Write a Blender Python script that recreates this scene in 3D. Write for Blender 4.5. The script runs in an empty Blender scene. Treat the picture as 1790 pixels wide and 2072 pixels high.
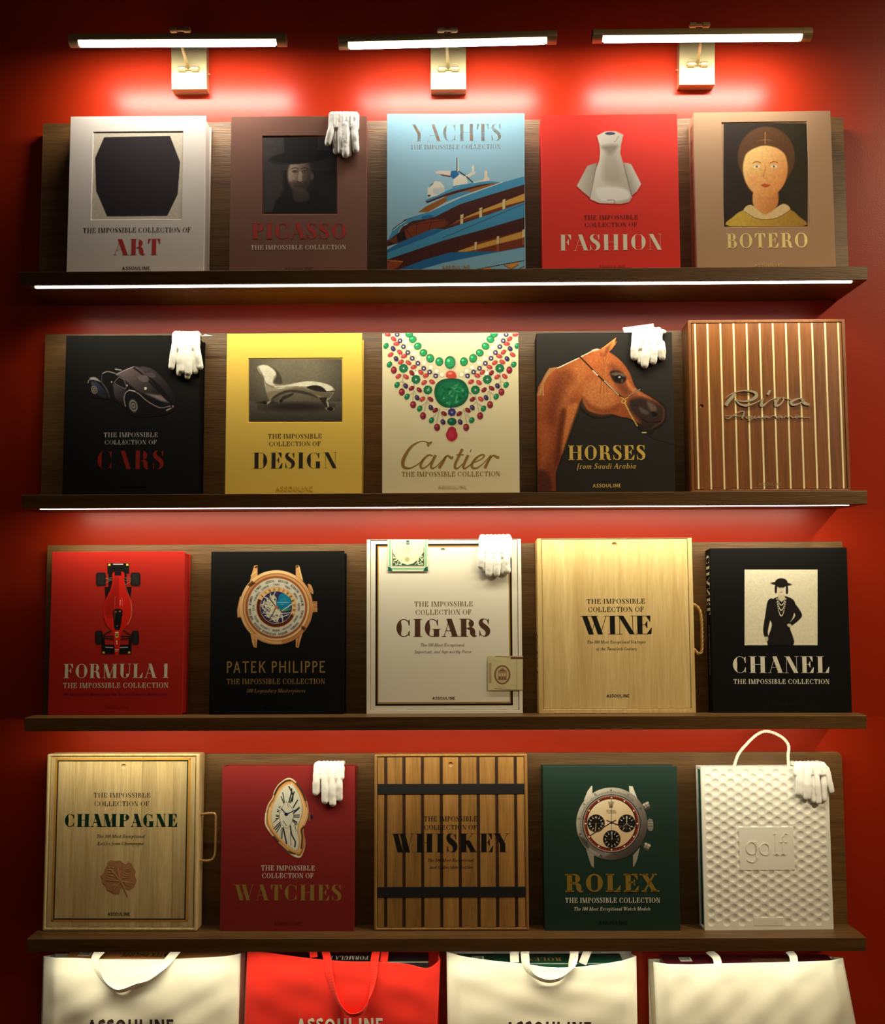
import bpy, bmesh, math, random
import numpy as np
from math import sin, cos, tan, radians, pi
from mathutils import Matrix, Vector
from mathutils.geometry import tessellate_polygon
random.seed(7); rng = np.random.RandomState(7)
S = bpy.context.scene
C = S.collection

# ------------------------------------------------------------------ camera
CAM = np.array((0.0177, -2.8004, 0.9628)); YAW, PITCH, ROLL = .0078, -.0158, .0044
F, CX, CY = 2019.5, 895.0, 1187.3          # focal length and principal point of the 1790 x 2072 photograph
def _rot():
    cy, sy, cp, sp, cr, sr = cos(YAW), sin(YAW), cos(PITCH), sin(PITCH), cos(ROLL), sin(ROLL)
    return np.array([[cr, 0, -sr], [0, 1, 0], [sr, 0, cr]]) @ np.array([[1, 0, 0], [0, cp, sp], [0, -sp, cp]]) @ np.array([[cy, sy, 0], [-sy, cy, 0], [0, 0, 1]])
RC = _rot()
cd = bpy.data.cameras.new('camera'); cam = bpy.data.objects.new('camera', cd); C.objects.link(cam)
cd.sensor_fit = 'HORIZONTAL'; cd.sensor_width = 36; cd.lens = F/1790*36; cd.shift_y = (CY-1036)/1790
cd.clip_start = .05; cd.clip_end = 50
r_, f_, u_ = RC[0], RC[1], RC[2]
cam.matrix_world = Matrix(((r_[0], u_[0], -f_[0], CAM[0]), (r_[1], u_[1], -f_[1], CAM[1]), (r_[2], u_[2], -f_[2], CAM[2]), (0, 0, 0, 1)))
S.camera = cam

# ------------------------------------------------------------------ world, room light, exposure
w = bpy.data.worlds.new('dim_room'); S.world = w; w.use_nodes = True
w.node_tree.nodes['Background'].inputs[0].default_value = (1.0, .62, .36, 1)
w.node_tree.nodes['Background'].inputs[1].default_value = .02
def area_light(name, loc, target, sx, sy, power, col, spread=180):
    l = bpy.data.lights.new(name, 'AREA'); l.shape = 'RECTANGLE'; l.size = sx; l.size_y = sy; l.energy = power; l.color = col; l.spread = radians(spread)
    o = bpy.data.objects.new(name, l); C.objects.link(o); o.location = loc
    o.rotation_euler = (Vector(target)-Vector(loc)).to_track_quat('-Z', 'Y').to_euler()
    return o
area_light('ceiling_spotlight', (2.9, -2.3, 3.25), (1.0, 0, .8), .25, .25, 10, (1, .80, .50), 58)
area_light('front_fill_light', (.4, -3.6, 2.9), (.15, 0, .9), 1.2, .6, 2.2, (1, .86, .68))  # unseen soft fill added in front of the shelves to lift the book fronts
S.view_settings.view_transform = 'Standard'; S.view_settings.look = 'None'; S.view_settings.gamma = 1
S.view_settings.use_curve_mapping = False; S.view_settings.exposure = 0.0
S.cycles.use_denoising = True
S.cycles.max_bounces = 6
STRIP_POWER, LAMP_POWER = 4.5, 3.7
STRIP_COL, LAMP_COL = (1.0, .92, .66), (1.0, .92, .80)

# ------------------------------------------------------------------ small helpers
def lin(c):
    """0-255 sRGB to linear"""
    return tuple(((v/255)/12.92 if v/255 <= .04045 else ((v/255+.055)/1.055)**2.4) for v in c)
def lin_np(a):
    a = np.clip(a/255., 0, 1); return np.where(a <= .04045, a/12.92, ((a+.055)/1.055)**2.4)
def tag(o, label=None, cat=None, group=None, kind=None):
    if label: o['label'] = label
    if cat: o['category'] = cat
    if group: o['group'] = group
    if kind: o['kind'] = kind
    return o
def empty(name, loc=(0, 0, 0), rot=(0, 0, 0)):
    o = bpy.data.objects.new(name, None); C.objects.link(o); o.location = loc; o.rotation_euler = rot; o.empty_display_size = .05
    return o
def obj(name, vs, fs, m, parent=None, smooth=False, bevel=0, seg=2):
    me = bpy.data.meshes.new(name)
    me.from_pydata([tuple(map(float, v)) for v in vs], [], [tuple(int(i) for i in f) for f in fs]); me.update()
    if m: me.materials.append(m)
    if smooth: me.polygons.foreach_set('use_smooth', [True]*len(me.polygons))
    o = bpy.data.objects.new(name, me); C.objects.link(o)
    if parent: o.parent = parent
    if bevel:
        b = o.modifiers.new('bevel', 'BEVEL'); b.width = bevel; b.segments = seg; b.limit_method = 'ANGLE'; b.angle_limit = radians(35)
        if not smooth: me.polygons.foreach_set('use_smooth', [False]*len(me.polygons))
    return o
class MB:
    """collects shapes that become ONE mesh object"""
    def __init__(s): s.v = []; s.f = []
    def add(s, vs, fs):
        n = len(s.v); s.v += [tuple(v) for v in vs]; s.f += [tuple(i+n for i in f) for f in fs]; return s
    def box(s, a, b):
        (x0, y0, z0), (x1, y1, z1) = a, b
        return s.add([(x0, y0, z0), (x1, y0, z0), (x1, y1, z0), (x0, y1, z0), (x0, y0, z1), (x1, y0, z1), (x1, y1, z1), (x0, y1, z1)],
                     [(0, 3, 2, 1), (4, 5, 6, 7), (0, 1, 5, 4), (1, 2, 6, 5), (2, 3, 7, 6), (3, 0, 4, 7)])
    def tube(s, pts, r, n=10, caps=True):
        pts = [Vector(p) for p in pts]; R = r if hasattr(r, '__len__') else [r]*len(pts); vs = []; fs = []; prev = None
        for i, p in enumerate(pts):
            d = (pts[min(i+1, len(pts)-1)]-pts[max(i-1, 0)]).normalized()
            if prev is None: a = d.orthogonal().normalized()
            else: a = (prev-d*prev.dot(d)).normalized()
            prev = a; b = d.cross(a)
            for k in range(n):
                t = 2*pi*k/n; vs.append(p+(a*cos(t)+b*sin(t))*R[i])
        for i in range(len(pts)-1):
            for k in range(n): fs.append((i*n+k, i*n+(k+1) % n, (i+1)*n+(k+1) % n, (i+1)*n+k))
        if caps: fs.append(tuple(range(n))[::-1]); fs.append(tuple(range((len(pts)-1)*n, len(pts)*n)))
        return s.add(vs, fs)
    def capsule(s, a, b, ra, rb, fy=1.0, n=14):
        """rounded tapered limb from a to b; fy squashes it along world y of its own frame"""
        a, b = Vector(a), Vector(b); d = (b-a); L = d.length; d.normalize(); pts = []; rs = []
        for k in range(5): t = k/5*pi/2; pts.append(a-d*ra*cos(t)); rs.append(max(ra*sin(t), ra*.08))
        for k in range(7): t = k/6; pts.append(a+d*L*t); rs.append(ra+(rb-ra)*t)
        for k in range(1, 6): t = k/5*pi/2; pts.append(b+d*rb*sin(t)); rs.append(max(rb*cos(t), rb*.08))
        n0 = len(s.v); s.tube(pts, rs, n)
        if fy != 1:
            ax = [a+d*((Vector(v)-a).dot(d)) for v in s.v[n0:]]
            for i, c in enumerate(ax):
                v = s.v[n0+i]; s.v[n0+i] = (v[0], c[1]+(v[1]-c[1])*fy, v[2])
        return s
    def ribbon(s, pts, w, side, t=.0015):
        """flat strap along pts; w width along the vector side, thickness t"""
        pts = [Vector(p) for p in pts]; vs = []; fs = []
        for i, p in enumerate(pts):
            d = (pts[min(i+1, len(pts)-1)]-pts[max(i-1, 0)]).normalized(); sd = Vector(side[i] if isinstance(side, list) else side)
            sd = (sd-d*sd.dot(d)).normalized(); nn = d.cross(sd)
            for a, b in ((-1, -1), (1, -1), (1, 1), (-1, 1)): vs.append(p+sd*a*w/2+nn*b*t/2)
        for i in range(len(pts)-1):
            for k in range(4): fs.append((i*4+k, i*4+(k+1) % 4, (i+1)*4+(k+1) % 4, (i+1)*4+k))
        fs += [(3, 2, 1, 0), tuple((len(pts)-1)*4+k for k in range(4))]
        return s.add(vs, fs)
    def plate(s, outer, holes, y0, y1):
        """slab in the XZ plane with holes, front at y0, back at y1"""
        loops = [outer]+holes; flat = [p for l in loops for p in l]; n = len(flat)
        tri = tessellate_polygon([[Vector((p[0], p[1], 0)) for p in l] for l in loops])
        vs = [(p[0], y0, p[1]) for p in flat]+[(p[0], y1, p[1]) for p in flat]; fs = []
        for t in tri:
            a, b, c = (flat[i] for i in t)
            cr = (b[0]-a[0])*(c[1]-a[1])-(b[1]-a[1])*(c[0]-a[0])
            if abs(cr) < 1e-14: continue
            t = t if cr > 0 else t[::-1]
            fs.append(tuple(t)); fs.append(tuple(i+n for i in t[::-1]))
        k = 0
        for l in loops:
            m = len(l); ar = sum(l[i][0]*l[(i+1) % m][1]-l[(i+1) % m][0]*l[i][1] for i in range(m))
            sgn = (ar > 0) == (l is outer)
            for i in range(m):
                a, b = k+i, k+(i+1) % m
                fs.append((a, a+n, b+n, b) if sgn else (b, b+n, a+n, a))
            k += m
        return s.add(vs, fs)
    def build(s, name, m, parent=None, **k): return obj(name, s.v, s.f, m, parent, **k)
def rect(x0, z0, x1, z1): return [(x0, z0), (x1, z0), (x1, z1), (x0, z1)]
def ring(cx, cz, r, n=24): return [(cx+r*cos(2*pi*i/n), cz+r*sin(2*pi*i/n)) for i in range(n)]
def spline(P, k=6, closed=False):
    P = [tuple(map(float, p)) for p in P]; n = len(P); out = []
    rg = range(n) if closed else range(n-1)
    for i in rg:
        p0 = P[(i-1) % n] if closed or i > 0 else P[0]; p1 = P[i]; p2 = P[(i+1) % n]; p3 = P[(i+2) % n] if closed or i+2 < n else P[-1]
        for j in range(k):
            t = j/k
            out.append(tuple(.5*((2*b)+(-a+c)*t+(2*a-5*b+4*c-d)*t*t+(-a+3*b-3*c+d)*t**3) for a, b, c, d in zip(p0, p1, p2, p3)))
    if not closed: out.append(P[-1])
    return out

# ------------------------------------------------------------------ materials
MATS = {}
def nt(name):
    m = bpy.data.materials.new(name); m.use_nodes = True; t = m.node_tree; b = t.nodes['Principled BSDF']; return m, t, b
def link(t, a, b): t.links.new(a, b)
def node(t, kind, **kw):
    n = t.nodes.new(kind)
    for k, v in kw.items():
        if k in n.inputs: n.inputs[k].default_value = v
        else: setattr(n, k, v)
    return n
def bump(t, b, fac, strength, dist=.001):
    n = node(t, 'ShaderNodeBump', Strength=strength, Distance=dist); link(t, fac, n.inputs['Height']); link(t, n.outputs[0], b.inputs['Normal'])
def plain(name, col, rough=.5, metal=0, nscale=0, nstr=0, var=0, spec=.5, coat=0):
    """plain or finely grained surface; col is 0-255 sRGB"""
    if name in MATS: return MATS[name]
    m, t, b = nt(name); b.inputs['Base Color'].default_value = (*lin(col), 1); b.inputs['Roughness'].default_value = rough; b.inputs['Metallic'].default_value = metal
    b.inputs['Specular IOR Level'].default_value = spec; b.inputs['Coat Weight'].default_value = coat
    if nscale:
        tc = node(t, 'ShaderNodeTexCoord'); n = node(t, 'ShaderNodeTexNoise', Scale=nscale, Detail=4.0); link(t, tc.outputs['Object'], n.inputs['Vector'])
        if nstr: bump(t, b, n.outputs[0], nstr)
        if var:
            mx = node(t, 'ShaderNodeMix', data_type='RGBA'); mx.inputs['A'].default_value = (*[c*(1-var) for c in lin(col)], 1); mx.inputs['B'].default_value = (*[min(1, c*(1+var)) for c in lin(col)], 1)
            link(t, n.outputs[0], mx.inputs['Factor']); link(t, mx.outputs['Result'], b.inputs['Base Color'])
    MATS[name] = m; return m
def weave(t, b, strength, scale=900.):
    tc = node(t, 'ShaderNodeTexCoord')
    w1 = node(t, 'ShaderNodeTexWave', Scale=260., Distortion=1.5, Detail=2.0); w1.bands_direction = 'X'
    w2 = node(t, 'ShaderNodeTexWave', Scale=260., Distortion=1.5, Detail=2.0); w2.bands_direction = 'Z'
    n = node(t, 'ShaderNodeTexNoise', Scale=700., Detail=3.0)
    for q in (w1, w2, n): link(t, tc.outputs['Object'], q.inputs['Vector'])
    a = node(t, 'ShaderNodeMath', operation='ADD'); c = node(t, 'ShaderNodeMath', operation='ADD')
    link(t, w1.outputs['Fac'], a.inputs[0]); link(t, w2.outputs['Fac'], a.inputs[1]); link(t, a.outputs[0], c.inputs[0]); link(t, n.outputs[0], c.inputs[1])
    bump(t, b, c.outputs[0], strength*.8, .0002)
def cloth(name, col, rough=.8, strength=.35, sheen=0, spec=.25):
    if name in MATS: return MATS[name]
    m, t, b = nt(name); b.inputs['Base Color'].default_value = (*lin(col), 1); b.inputs['Roughness'].default_value = rough; b.inputs['Specular IOR Level'].default_value = spec
    b.inputs['Sheen Weight'].default_value = sheen; weave(t, b, strength); MATS[name] = m; return m
def printed(name, rough=.6, strength=.15, spec=.3):
    """printed picture: its colours are stored on the mesh"""
    if name in MATS: return MATS[name]
    m, t, b = nt(name); a = node(t, 'ShaderNodeAttribute', attribute_name='print'); link(t, a.outputs['Color'], b.inputs['Base Color'])
    b.inputs['Roughness'].default_value = rough; b.inputs['Specular IOR Level'].default_value = spec
    if strength: weave(t, b, strength)
    MATS[name] = m; return m
def wood(name, dark, light, axis='X', scale=1., rough=.45, strength=.25, vary=0., contrast=1.):
    if name in MATS: return MATS[name]
    m, t, b = nt(name); tc = node(t, 'ShaderNodeTexCoord'); oi = node(t, 'ShaderNodeObjectInfo')
    ad = node(t, 'ShaderNodeVectorMath', operation='MULTIPLY_ADD'); mp = node(t, 'ShaderNodeMapping')
    cb = node(t, 'ShaderNodeCombineXYZ')
    for i, k in enumerate((31., 17., 23.)):
        mm = node(t, 'ShaderNodeMath', operation='MULTIPLY'); mm.inputs[1].default_value = k if 'XYZ'[i] != axis else k/10; link(t, oi.outputs['Random'], mm.inputs[0]); link(t, mm.outputs[0], cb.inputs[i])
    va = node(t, 'ShaderNodeVectorMath', operation='ADD'); link(t, tc.outputs['Object'], va.inputs[0]); link(t, cb.outputs[0], va.inputs[1]); link(t, va.outputs[0], mp.inputs['Vector'])
    s = [14*scale]*3; s['XYZ'.index(axis)] = .9*scale; mp.inputs['Scale'].default_value = s
    n1 = node(t, 'ShaderNodeTexNoise', Scale=2.2, Detail=6.0, Distortion=1.2); n2 = node(t, 'ShaderNodeTexNoise', Scale=14., Detail=5.0); n3 = node(t, 'ShaderNodeTexNoise', Scale=.7, Detail=2.0)
    for q in (n1, n2, n3): link(t, mp.outputs[0], q.inputs['Vector'])
    m1 = node(t, 'ShaderNodeMix', data_type='FLOAT'); m1.inputs['Factor'].default_value = .35; link(t, n1.outputs[0], m1.inputs['A']); link(t, n2.outputs[0], m1.inputs['B'])
    m2 = node(t, 'ShaderNodeMix', data_type='FLOAT'); m2.inputs['Factor'].default_value = .3; link(t, m1.outputs['Result'], m2.inputs['A']); link(t, n3.outputs[0], m2.inputs['B'])
    r = node(t, 'ShaderNodeValToRGB'); r.color_ramp.elements[0].position = .5-.18/contrast; r.color_ramp.elements[1].position = .5+.18/contrast
    r.color_ramp.elements[0].color = (*lin(dark), 1); r.color_ramp.elements[1].color = (*lin(light), 1)
    link(t, m2.outputs['Result'], r.inputs[0]); hs = node(t, 'ShaderNodeHueSaturation'); mv = node(t, 'ShaderNodeMath', operation='MULTIPLY_ADD'); link(t, oi.outputs['Random'], mv.inputs[0]); mv.inputs[1].default_value = 2*vary; mv.inputs[2].default_value = 1-vary; link(t, mv.outputs[0], hs.inputs['Value']); link(t, r.outputs[0], hs.inputs['Color']); link(t, hs.outputs[0], b.inputs['Base Color']); b.inputs['Roughness'].default_value = rough
    bump(t, b, n2.outputs[0], strength, .0012); MATS[name] = m; return m
def glow(name, col, strength):
    m, t, b = nt(name); b.inputs['Base Color'].default_value = (.8, .8, .8, 1); b.inputs['Emission Color'].default_value = (*col, 1); b.inputs['Emission Strength'].default_value = strength; return m

# ------------------------------------------------------------------ large structure
ZS = [1.7455, 1.1662, .5823, 0.0]; A = radians(5.5); BB = -.084; FLOOR = -.56
def wall_mat():
    m, t, b = nt('red_wall_paint'); b.inputs['Base Color'].default_value = (*lin((164, 40, 12)), 1); b.inputs['Roughness'].default_value = .33; b.inputs['Specular IOR Level'].default_value = .3
    tc = node(t, 'ShaderNodeTexCoord'); n = node(t, 'ShaderNodeTexNoise', Scale=260., Detail=3.0); link(t, tc.outputs['Object'], n.inputs['Vector']); bump(t, b, n.outputs[0], .22, .0006); return m
tag(MB().box((-3.2, 0, FLOOR), (3.2, .12, 3.4)).build('wall_back', wall_mat()), kind='structure')
tag(MB().box((-3.2, -4.6, FLOOR-.1), (3.2, .12, FLOOR)).build('floor', wood('floor_oak', (70, 45, 28), (110, 74, 46), 'X', .5)), kind='structure')
OAK = wood('dark_oak', (64, 42, 20), (128, 92, 47), 'X', 1.5, .42, .55, contrast=.8)
LED = glow('led_diffuser', (1, .97, .93), 9.0)
SLAB = ['uppermost dark oak picture shelf on red wall, thin light strip glowing beneath', 'second dark oak picture shelf from the top, holding the striped boat-wood box',
        'third dark oak picture shelf from the top, holding pale wooden and white boxes', 'lowest dark oak picture shelf, above the hanging row of tote bags']
ZEND = -.0081
for i, zs in enumerate(ZS):
    sh = tag(empty('picture_shelf', (0, 0, zs)), SLAB[i], 'shelf', 'dark oak picture shelves on the red wall')
    prof = [(-.2, 0), (-.15, 0), (BB+.004, -(.066+.004)*tan(A)), (-.001, -(.066+.004)*tan(A)), (-.001, -.035), (-.2, -.035)]
    n = len(prof); vs = [(-1.1, y, z) for y, z in prof]+[(1.1, y, z) for y, z in prof]
    fs = [tuple(range(n))[::-1], tuple(range(n, 2*n))]+[(k, (k+1) % n, n+(k+1) % n, n+k) for k in range(n)]
    obj('ledge', vs, fs, OAK, sh, bevel=.0012)
    # back panel leaning with the books
    b = MB(); hb = .466; z0 = -.0081+.0005; th = .02; rr = .018 if i == 3 else .002
    W = 1.1; out = [(-W, 0), (W, 0)]+[(W-rr+rr*cos(t), hb-rr+rr*sin(t)) for t in np.linspace(0, pi/2, 6)]+[(-W+rr-rr*sin(t), hb-rr+rr*cos(t)) for t in np.linspace(0, pi/2, 6)]
    b.plate(out, [], 0, th)
    p = b.build('back_panel', OAK, sh, bevel=.0012); p.location = (0, BB+.0045, z0+.0005); p.rotation_euler = (-A, 0, 0)
    # led strip with its own light, set under the front edge
    dz, yy = -.035, -.196+(.012, .030, .012, .012)[i]
    MB().box((-1.065, yy-.0045, dz-(.0028 if i < 1 else .0014)), (1.065, yy+.0045, dz-.0002)).build('light_strip', LED, sh, bevel=.001)
    l = area_light('light_strip_glow', (0, yy, zs+dz-(.004 if i < 2 else .0016)), (0, yy+.30, zs+dz-1), 2.12, .008, STRIP_POWER*(1.0, 1.0, 1.25, .8)[i], STRIP_COL, (135, 160, 170, 140)[i])
    mw = l.rotation_euler.copy(); l.rotation_euler = (Vector((0, (.25, .5, .62, -.05)[i], -1))).to_track_quat('-Z', 'Y').to_euler()

# ------------------------------------------------------------------ picture lights
BRASS = plain('brushed_brass', (182, 168, 124), .42, .7, 300, .05); BRASS_D = plain('aged_brass', (176, 152, 108), .4, .3, 300, .05)
LAMPGLOW = glow('lamp_diffuser', (1, .98, .96), 14.0)
LL = ['picture light at the left above the pale book with a dark shape', 'middle picture light above the blue yacht book', 'picture light at the right above the tan portrait book']
for i, (xp, zt, tilt) in enumerate(((-.6935, 2.366, .004), (0.0165, 2.360, -.017), (.6835, 2.367, 0.0))):
    L = tag(empty('picture_light', (xp, 0, zt)), 'slim brass '+LL[i], 'lamp', 'brass picture lights above the top shelf')
    dx = (-.003, .002, .018)[i]
    MB().box((dx-.049, -.032, -.072), (dx+.049, -.0005, .052)).build('wall_plate', BRASS, L, bevel=.002)
    MB().tube([(dx-.028, -.036, -.018), (dx-.008, -.036, -.018)], .0075, 16).tube([(dx+.008, -.036, -.018), (dx+.028, -.036, -.018)], .0075, 16).tube([(dx-.03, -.036, -.018), (dx+.03, -.036, -.018)], .004, 12).build('lower_hinge', BRASS, L, smooth=False, bevel=.0008)
    if i != 1: sx = 1 if i == 0 else -1; MB().tube([(dx+sx*.048, -.012, -.022), (dx+sx*.0535, -.012, -.022)], .0022, 10).build('switch', BRASS, L)
    MB().tube([(dx, -.036, -.018), (dx-.003, -.075, .008), (dx-.006, -.125, .036)], .0045, 12).build('arm', BRASS, L, smooth=True)
    MB().tube([(-.026, -.128, .0385), (-.009, -.128, .0385)], .0068, 16).tube([(.009, -.128, .0385), (.026, -.128, .0385)], .0068, 16).tube([(-.028, -.128, .0385), (.028, -.128, .0385)], .004, 12).build('upper_hinge', BRASS_D, L, bevel=.0008)
    hl = .2865; n = 20; yb, rb = -.15, .0165
    # half-round housing (open at the underside) with end caps, tilted a little along its length
    vs = []; fs = []; angs = np.linspace(radians(-20), radians(200), n)
    for x in (-hl, hl):
        for a in angs: vs.append((x, yb+rb*cos(a), rb*sin(a)))
    for k in range(n-1): fs.append((k, k+1, n+k+1, n+k))
    fs.append((0, n, 2*n-1, n-1)); fs += [tuple(range(n))[::-1], tuple(range(n, 2*n))]
    h = obj('housing', vs, fs, BRASS_D, L, bevel=.0006); h.rotation_euler = (0, tilt, 0)
    for sx in (-1, 1):
        e = MB(); x0 = sx*(hl-.026); x1 = sx*hl
        vs = []; fs2 = []; angs2 = np.linspace(0, 2*pi, 25)[:-1]
        for x in (x0, x1):
            for a in angs2: vs.append((x, yb+(rb+.0004)*cos(a), (rb+.0004)*sin(a)))
        for k in range(24): fs2.append((k, (k+1) % 24, 24+(k+1) % 24, 24+k))
        fs2 += [tuple(range(24))[::-1], tuple(range(24, 48))]
        q = obj('end_cap', vs, fs2, BRASS_D, L, bevel=.0008); q.rotation_euler = (0, tilt, 0)
    g = MB(); pts = [(-hl+.024, yb-.004, -.0095), (-hl+.031, yb-.004, -.0095), (hl-.032, yb-.004, -.0095), (hl-.024, yb-.004, -.0095)]
    g.tube(pts, [.003, .0092, .0092, .003], 20); d = g.build('diffuser', LAMPGLOW, L, smooth=True); d.rotation_euler = (0, tilt, 0)
    area_light('picture_light_glow', (xp, yb-.002, zt-.0215), (xp, yb+.5, zt-1), .50, .02, LAMP_POWER, LAMP_COL)

# ------------------------------------------------------------------ lettering (own letter shapes)
def quad_strip(L_, R_):
    vs = L_+R_; n = len(L_); return vs, [(i, n+i, n+i+1, i+1) for i in range(n-1)]
def stroke2(pts, ws, k=5):
    """variable-width stroke through pts -> strip"""
    q = spline([(*p, w_) for p, w_ in zip(pts, ws)], k) if k > 1 else [(*p, w_) for p, w_ in zip(pts, ws)]
    Lp, Rp = [], []
    for i, (x, y, w_) in enumerate(q):
        a, b = q[max(i-1, 0)], q[min(i+1, len(q)-1)]; dx, dy = b[0]-a[0], b[1]-a[1]; d = math.hypot(dx, dy) or 1
        nx, ny = -dy/d*w_/2, dx/d*w_/2; Lp.append((x+nx, y+ny)); Rp.append((x-nx, y-ny))
    return quad_strip(Lp, Rp)
class Glyphs:
    def __init__(s, T=.2, H=.03, sans=False): s.T, s.H, s.sans = T, (T*.92 if sans else H), sans; s.reset()
    def reset(s): s.v = []; s.f = []
    def add(s, vs, fs): n = len(s.v); s.v += vs; s.f += [tuple(i+n for i in f) for f in fs]
    def pg(s, pts): s.add(list(pts), [tuple(range(len(pts)))])
    def d(s, x1, y1, x2, y2, w): s.pg([(x1-w/2, y1), (x1+w/2, y1), (x2+w/2, y2), (x2-w/2, y2)])
    def vv(s, x, y0=0, y1=1, w=None): s.d(x, y0, x, y1, w or s.T)
    def h(s, x0, x1, y):
        t = s.H; y = min(max(y, t/2), 1-t/2) if 0 <= y <= 1 else y; s.pg([(x0, y-t/2), (x1, y-t/2), (x1, y+t/2), (x0, y+t/2)])
    def sf(s, x, y, l=None):
        if s.sans: return
        l = l or s.T/2+.085; s.h(x-l, x+l, y)
    def bk(s, *p):
        if not s.sans: s.pg(p)
    def arc(s, cx, cy, rx, ry, a0, a1, n=26, T=None):
        T = T or s.T; Lp, Rp = [], []
        for i in range(n+1):
            a = radians(a0+(a1-a0)*i/n); w_ = s.H+(T-s.H)*abs(cos(a))**1.4
            ox, oy = cx+rx*cos(a), cy+ry*sin(a); ix, iy = cx+max(rx-w_, .01)*cos(a), cy+(ry-s.H)*sin(a); Lp.append((ox, oy)); Rp.append((ix, iy))
        s.add(*quad_strip(Lp, Rp))
    def bow(s, x0, yt, yb, xr):
        cx = x0+(xr-x0)*.4; s.arc(cx, (yt+yb)/2, xr-cx, (yt-yb)/2, -90, 90)
        s.pg([(x0, yt-s.H), (cx, yt-s.H), (cx, yt), (x0, yt)]); s.pg([(x0, yb), (cx, yb), (cx, yb+s.H), (x0, yb+s.H)])
    def st(s, pts, ws, k=5): s.add(*stroke2(pts, ws, k))
    def dot(s, x, y, r): s.pg([(x+r*cos(2*pi*i/12), y+r*sin(2*pi*i/12)) for i in range(12)])
    def glyph(s, c):
        T, H = s.T, s.H; x = .12+T/2; s_ = T/2; X = .62; e = max(0, T-.2)*1.1
        if c == ' ': return .3
        if c == 'A':
            s.d(.1, 0, .40, 1, H*1.15); s.d(.38, 1, .70, 0, T); s.h(.19, .6, .33); s.sf(.1, 0, .11); s.sf(.7, 0); return .84
        if c == 'B': s.vv(x); s.bow(x, 1, .52, x+.42+e); s.bow(x, .52+H/2, 0, x+.48+e); s.sf(x-.03, 0, s_+.06); s.sf(x-.03, 1, s_+.06); return x+.56+e
        if c in 'CG':
            s.arc(.46, .5, .40, .5, 52, 308 if c == 'C' else 300)
            s.bk((.76, .98), (.78, .98), (.78, .62), (.75, .62), (.68, .86))
            if c == 'C': s.bk((.76, .03), (.78, .03), (.78, .34), (.75, .34), (.68, .13)); return .88
            s.vv(.74-s_*.3, .0, .42); s.sf(.74-s_*.3, .42)
            if s.sans: s.h(.5, .8, .4)
            return .94
        if c == 'D': s.vv(x); s.bow(x, 1, 0, x+.62); s.sf(x-.03, 0, s_+.06); s.sf(x-.03, 1, s_+.06); return x+.70
        if c in 'EF':
            s.vv(x); s.h(x, x+.46, 1); s.h(x, x+.32, .52); s.sf(x-.02, 1, s_+.07)
            s.bk((x+.46, 1), (x+.46, .68), (x+.43, .68), (x+.28, 1-H)); s.bk((x+.33, .70), (x+.33, .34), (x+.30, .34), (x+.22, .52), (x+.30, .70))
            if c == 'E': s.h(x, x+.49, 0); s.sf(x-.02, 0, s_+.07); s.bk((x+.49, 0), (x+.52, .34), (x+.49, .34), (x+.30, H)); return x+.58
            s.sf(x, 0); return x+.54
        if c == 'H': s.vv(x); s.vv(x+.56); s.h(x, x+.56, .52); [s.sf(a, b) for a in (x, x+.56) for b in (0, 1)]; return x+.56+x
        if c == 'I': s.vv(x); s.sf(x, 0); s.sf(x, 1); return 2*x
        if c == 'J': s.vv(x+.2, .25, 1); s.sf(x+.2, 1); s.arc(x+.2+s_-.2, .25, .2, .25, 180, 360); return x*2+.2
        if c == 'K': s.vv(x); s.sf(x, 0); s.sf(x, 1); s.d(x, .38, x+.52, 1, H*1.3); s.d(x+.2, .62, x+.56, 0, T); s.sf(x+.52, 1, .11); s.sf(x+.56, 0, s_+.06); return x+.56+s_+.1
        if c == 'L': s.vv(x); s.sf(x, 1); s.sf(x-.02, 0, s_+.07); s.h(x, x+.48, 0); s.bk((x+.48, 0), (x+.51, .38), (x+.48, .38), (x+.28, H)); return x+.57
        if c == 'M':
            s.vv(.15, w=H*1.1); s.d(.15+s_*.6, 1, .50, 0, T); s.d(.50, 0, .84, 1, H*1.1); s.vv(.88); s.sf(.15, 0, .11); s.sf(.13, 1, .1); s.sf(.88, 0); s.sf(.88, 1, s_+.07); return .88+x
        if c == 'N':
            s.vv(.15, w=H*1.1); s.d(.15+s_*.5, 1, .72-s_*.3, 0, T); s.vv(.72, w=H*1.1); s.sf(.15, 0, .11); s.sf(.13, 1, .11); s.sf(.72, 1, .11); return .86
        if c == 'O': s.arc(.46, .5, .41, .5, 0, 360, 44); return .92
        if c in 'PR':
            s.vv(x); s.bow(x, 1, .46, x+.46+e); s.sf(x, 0); s.sf(x-.03, 1, s_+.06)
            if c == 'P': return x+.52+e
            s.st([(x+.16, .46), (x+.30+e*.6, .44), (x+.37+e, .34), (x+.40+e, .16), (x+.46+e*1.3, .03), (x+.58+e*1.3, .05)], [H, T*.6, T*.95, T*.95, T*.45, H]); return x+.62+e*1.2
        if c == 'S':
            s.st([(.53, .80), (.44, .95), (.31, 1-H/2), (.17, .92), (.13, .77), (.23, .62), (.40, .48), (.50, .34), (.49, .16), (.40, .05), (.29, H/2), (.15, .08), (.07, .24)],
                 [H, H, H, T*.55, T*.8, T*.98, T, T*.95, T*.75, T*.4, H, H, H])
            s.bk((.54, 1), (.565, 1), (.565, .68), (.54, .68), (.48, .88)); s.bk((.05, .0), (.075, 0), (.12, .12), (.075, .34), (.05, .34)); return .66
        if c == 'T':
            s.vv(.40); s.sf(.40, 0); s.h(.06, .74, 1); s.bk((.06, 1), (.06, .68), (.09, .68), (.22, 1-H)); s.bk((.74, 1), (.74, .68), (.71, .68), (.58, 1-H)); return .80
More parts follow.
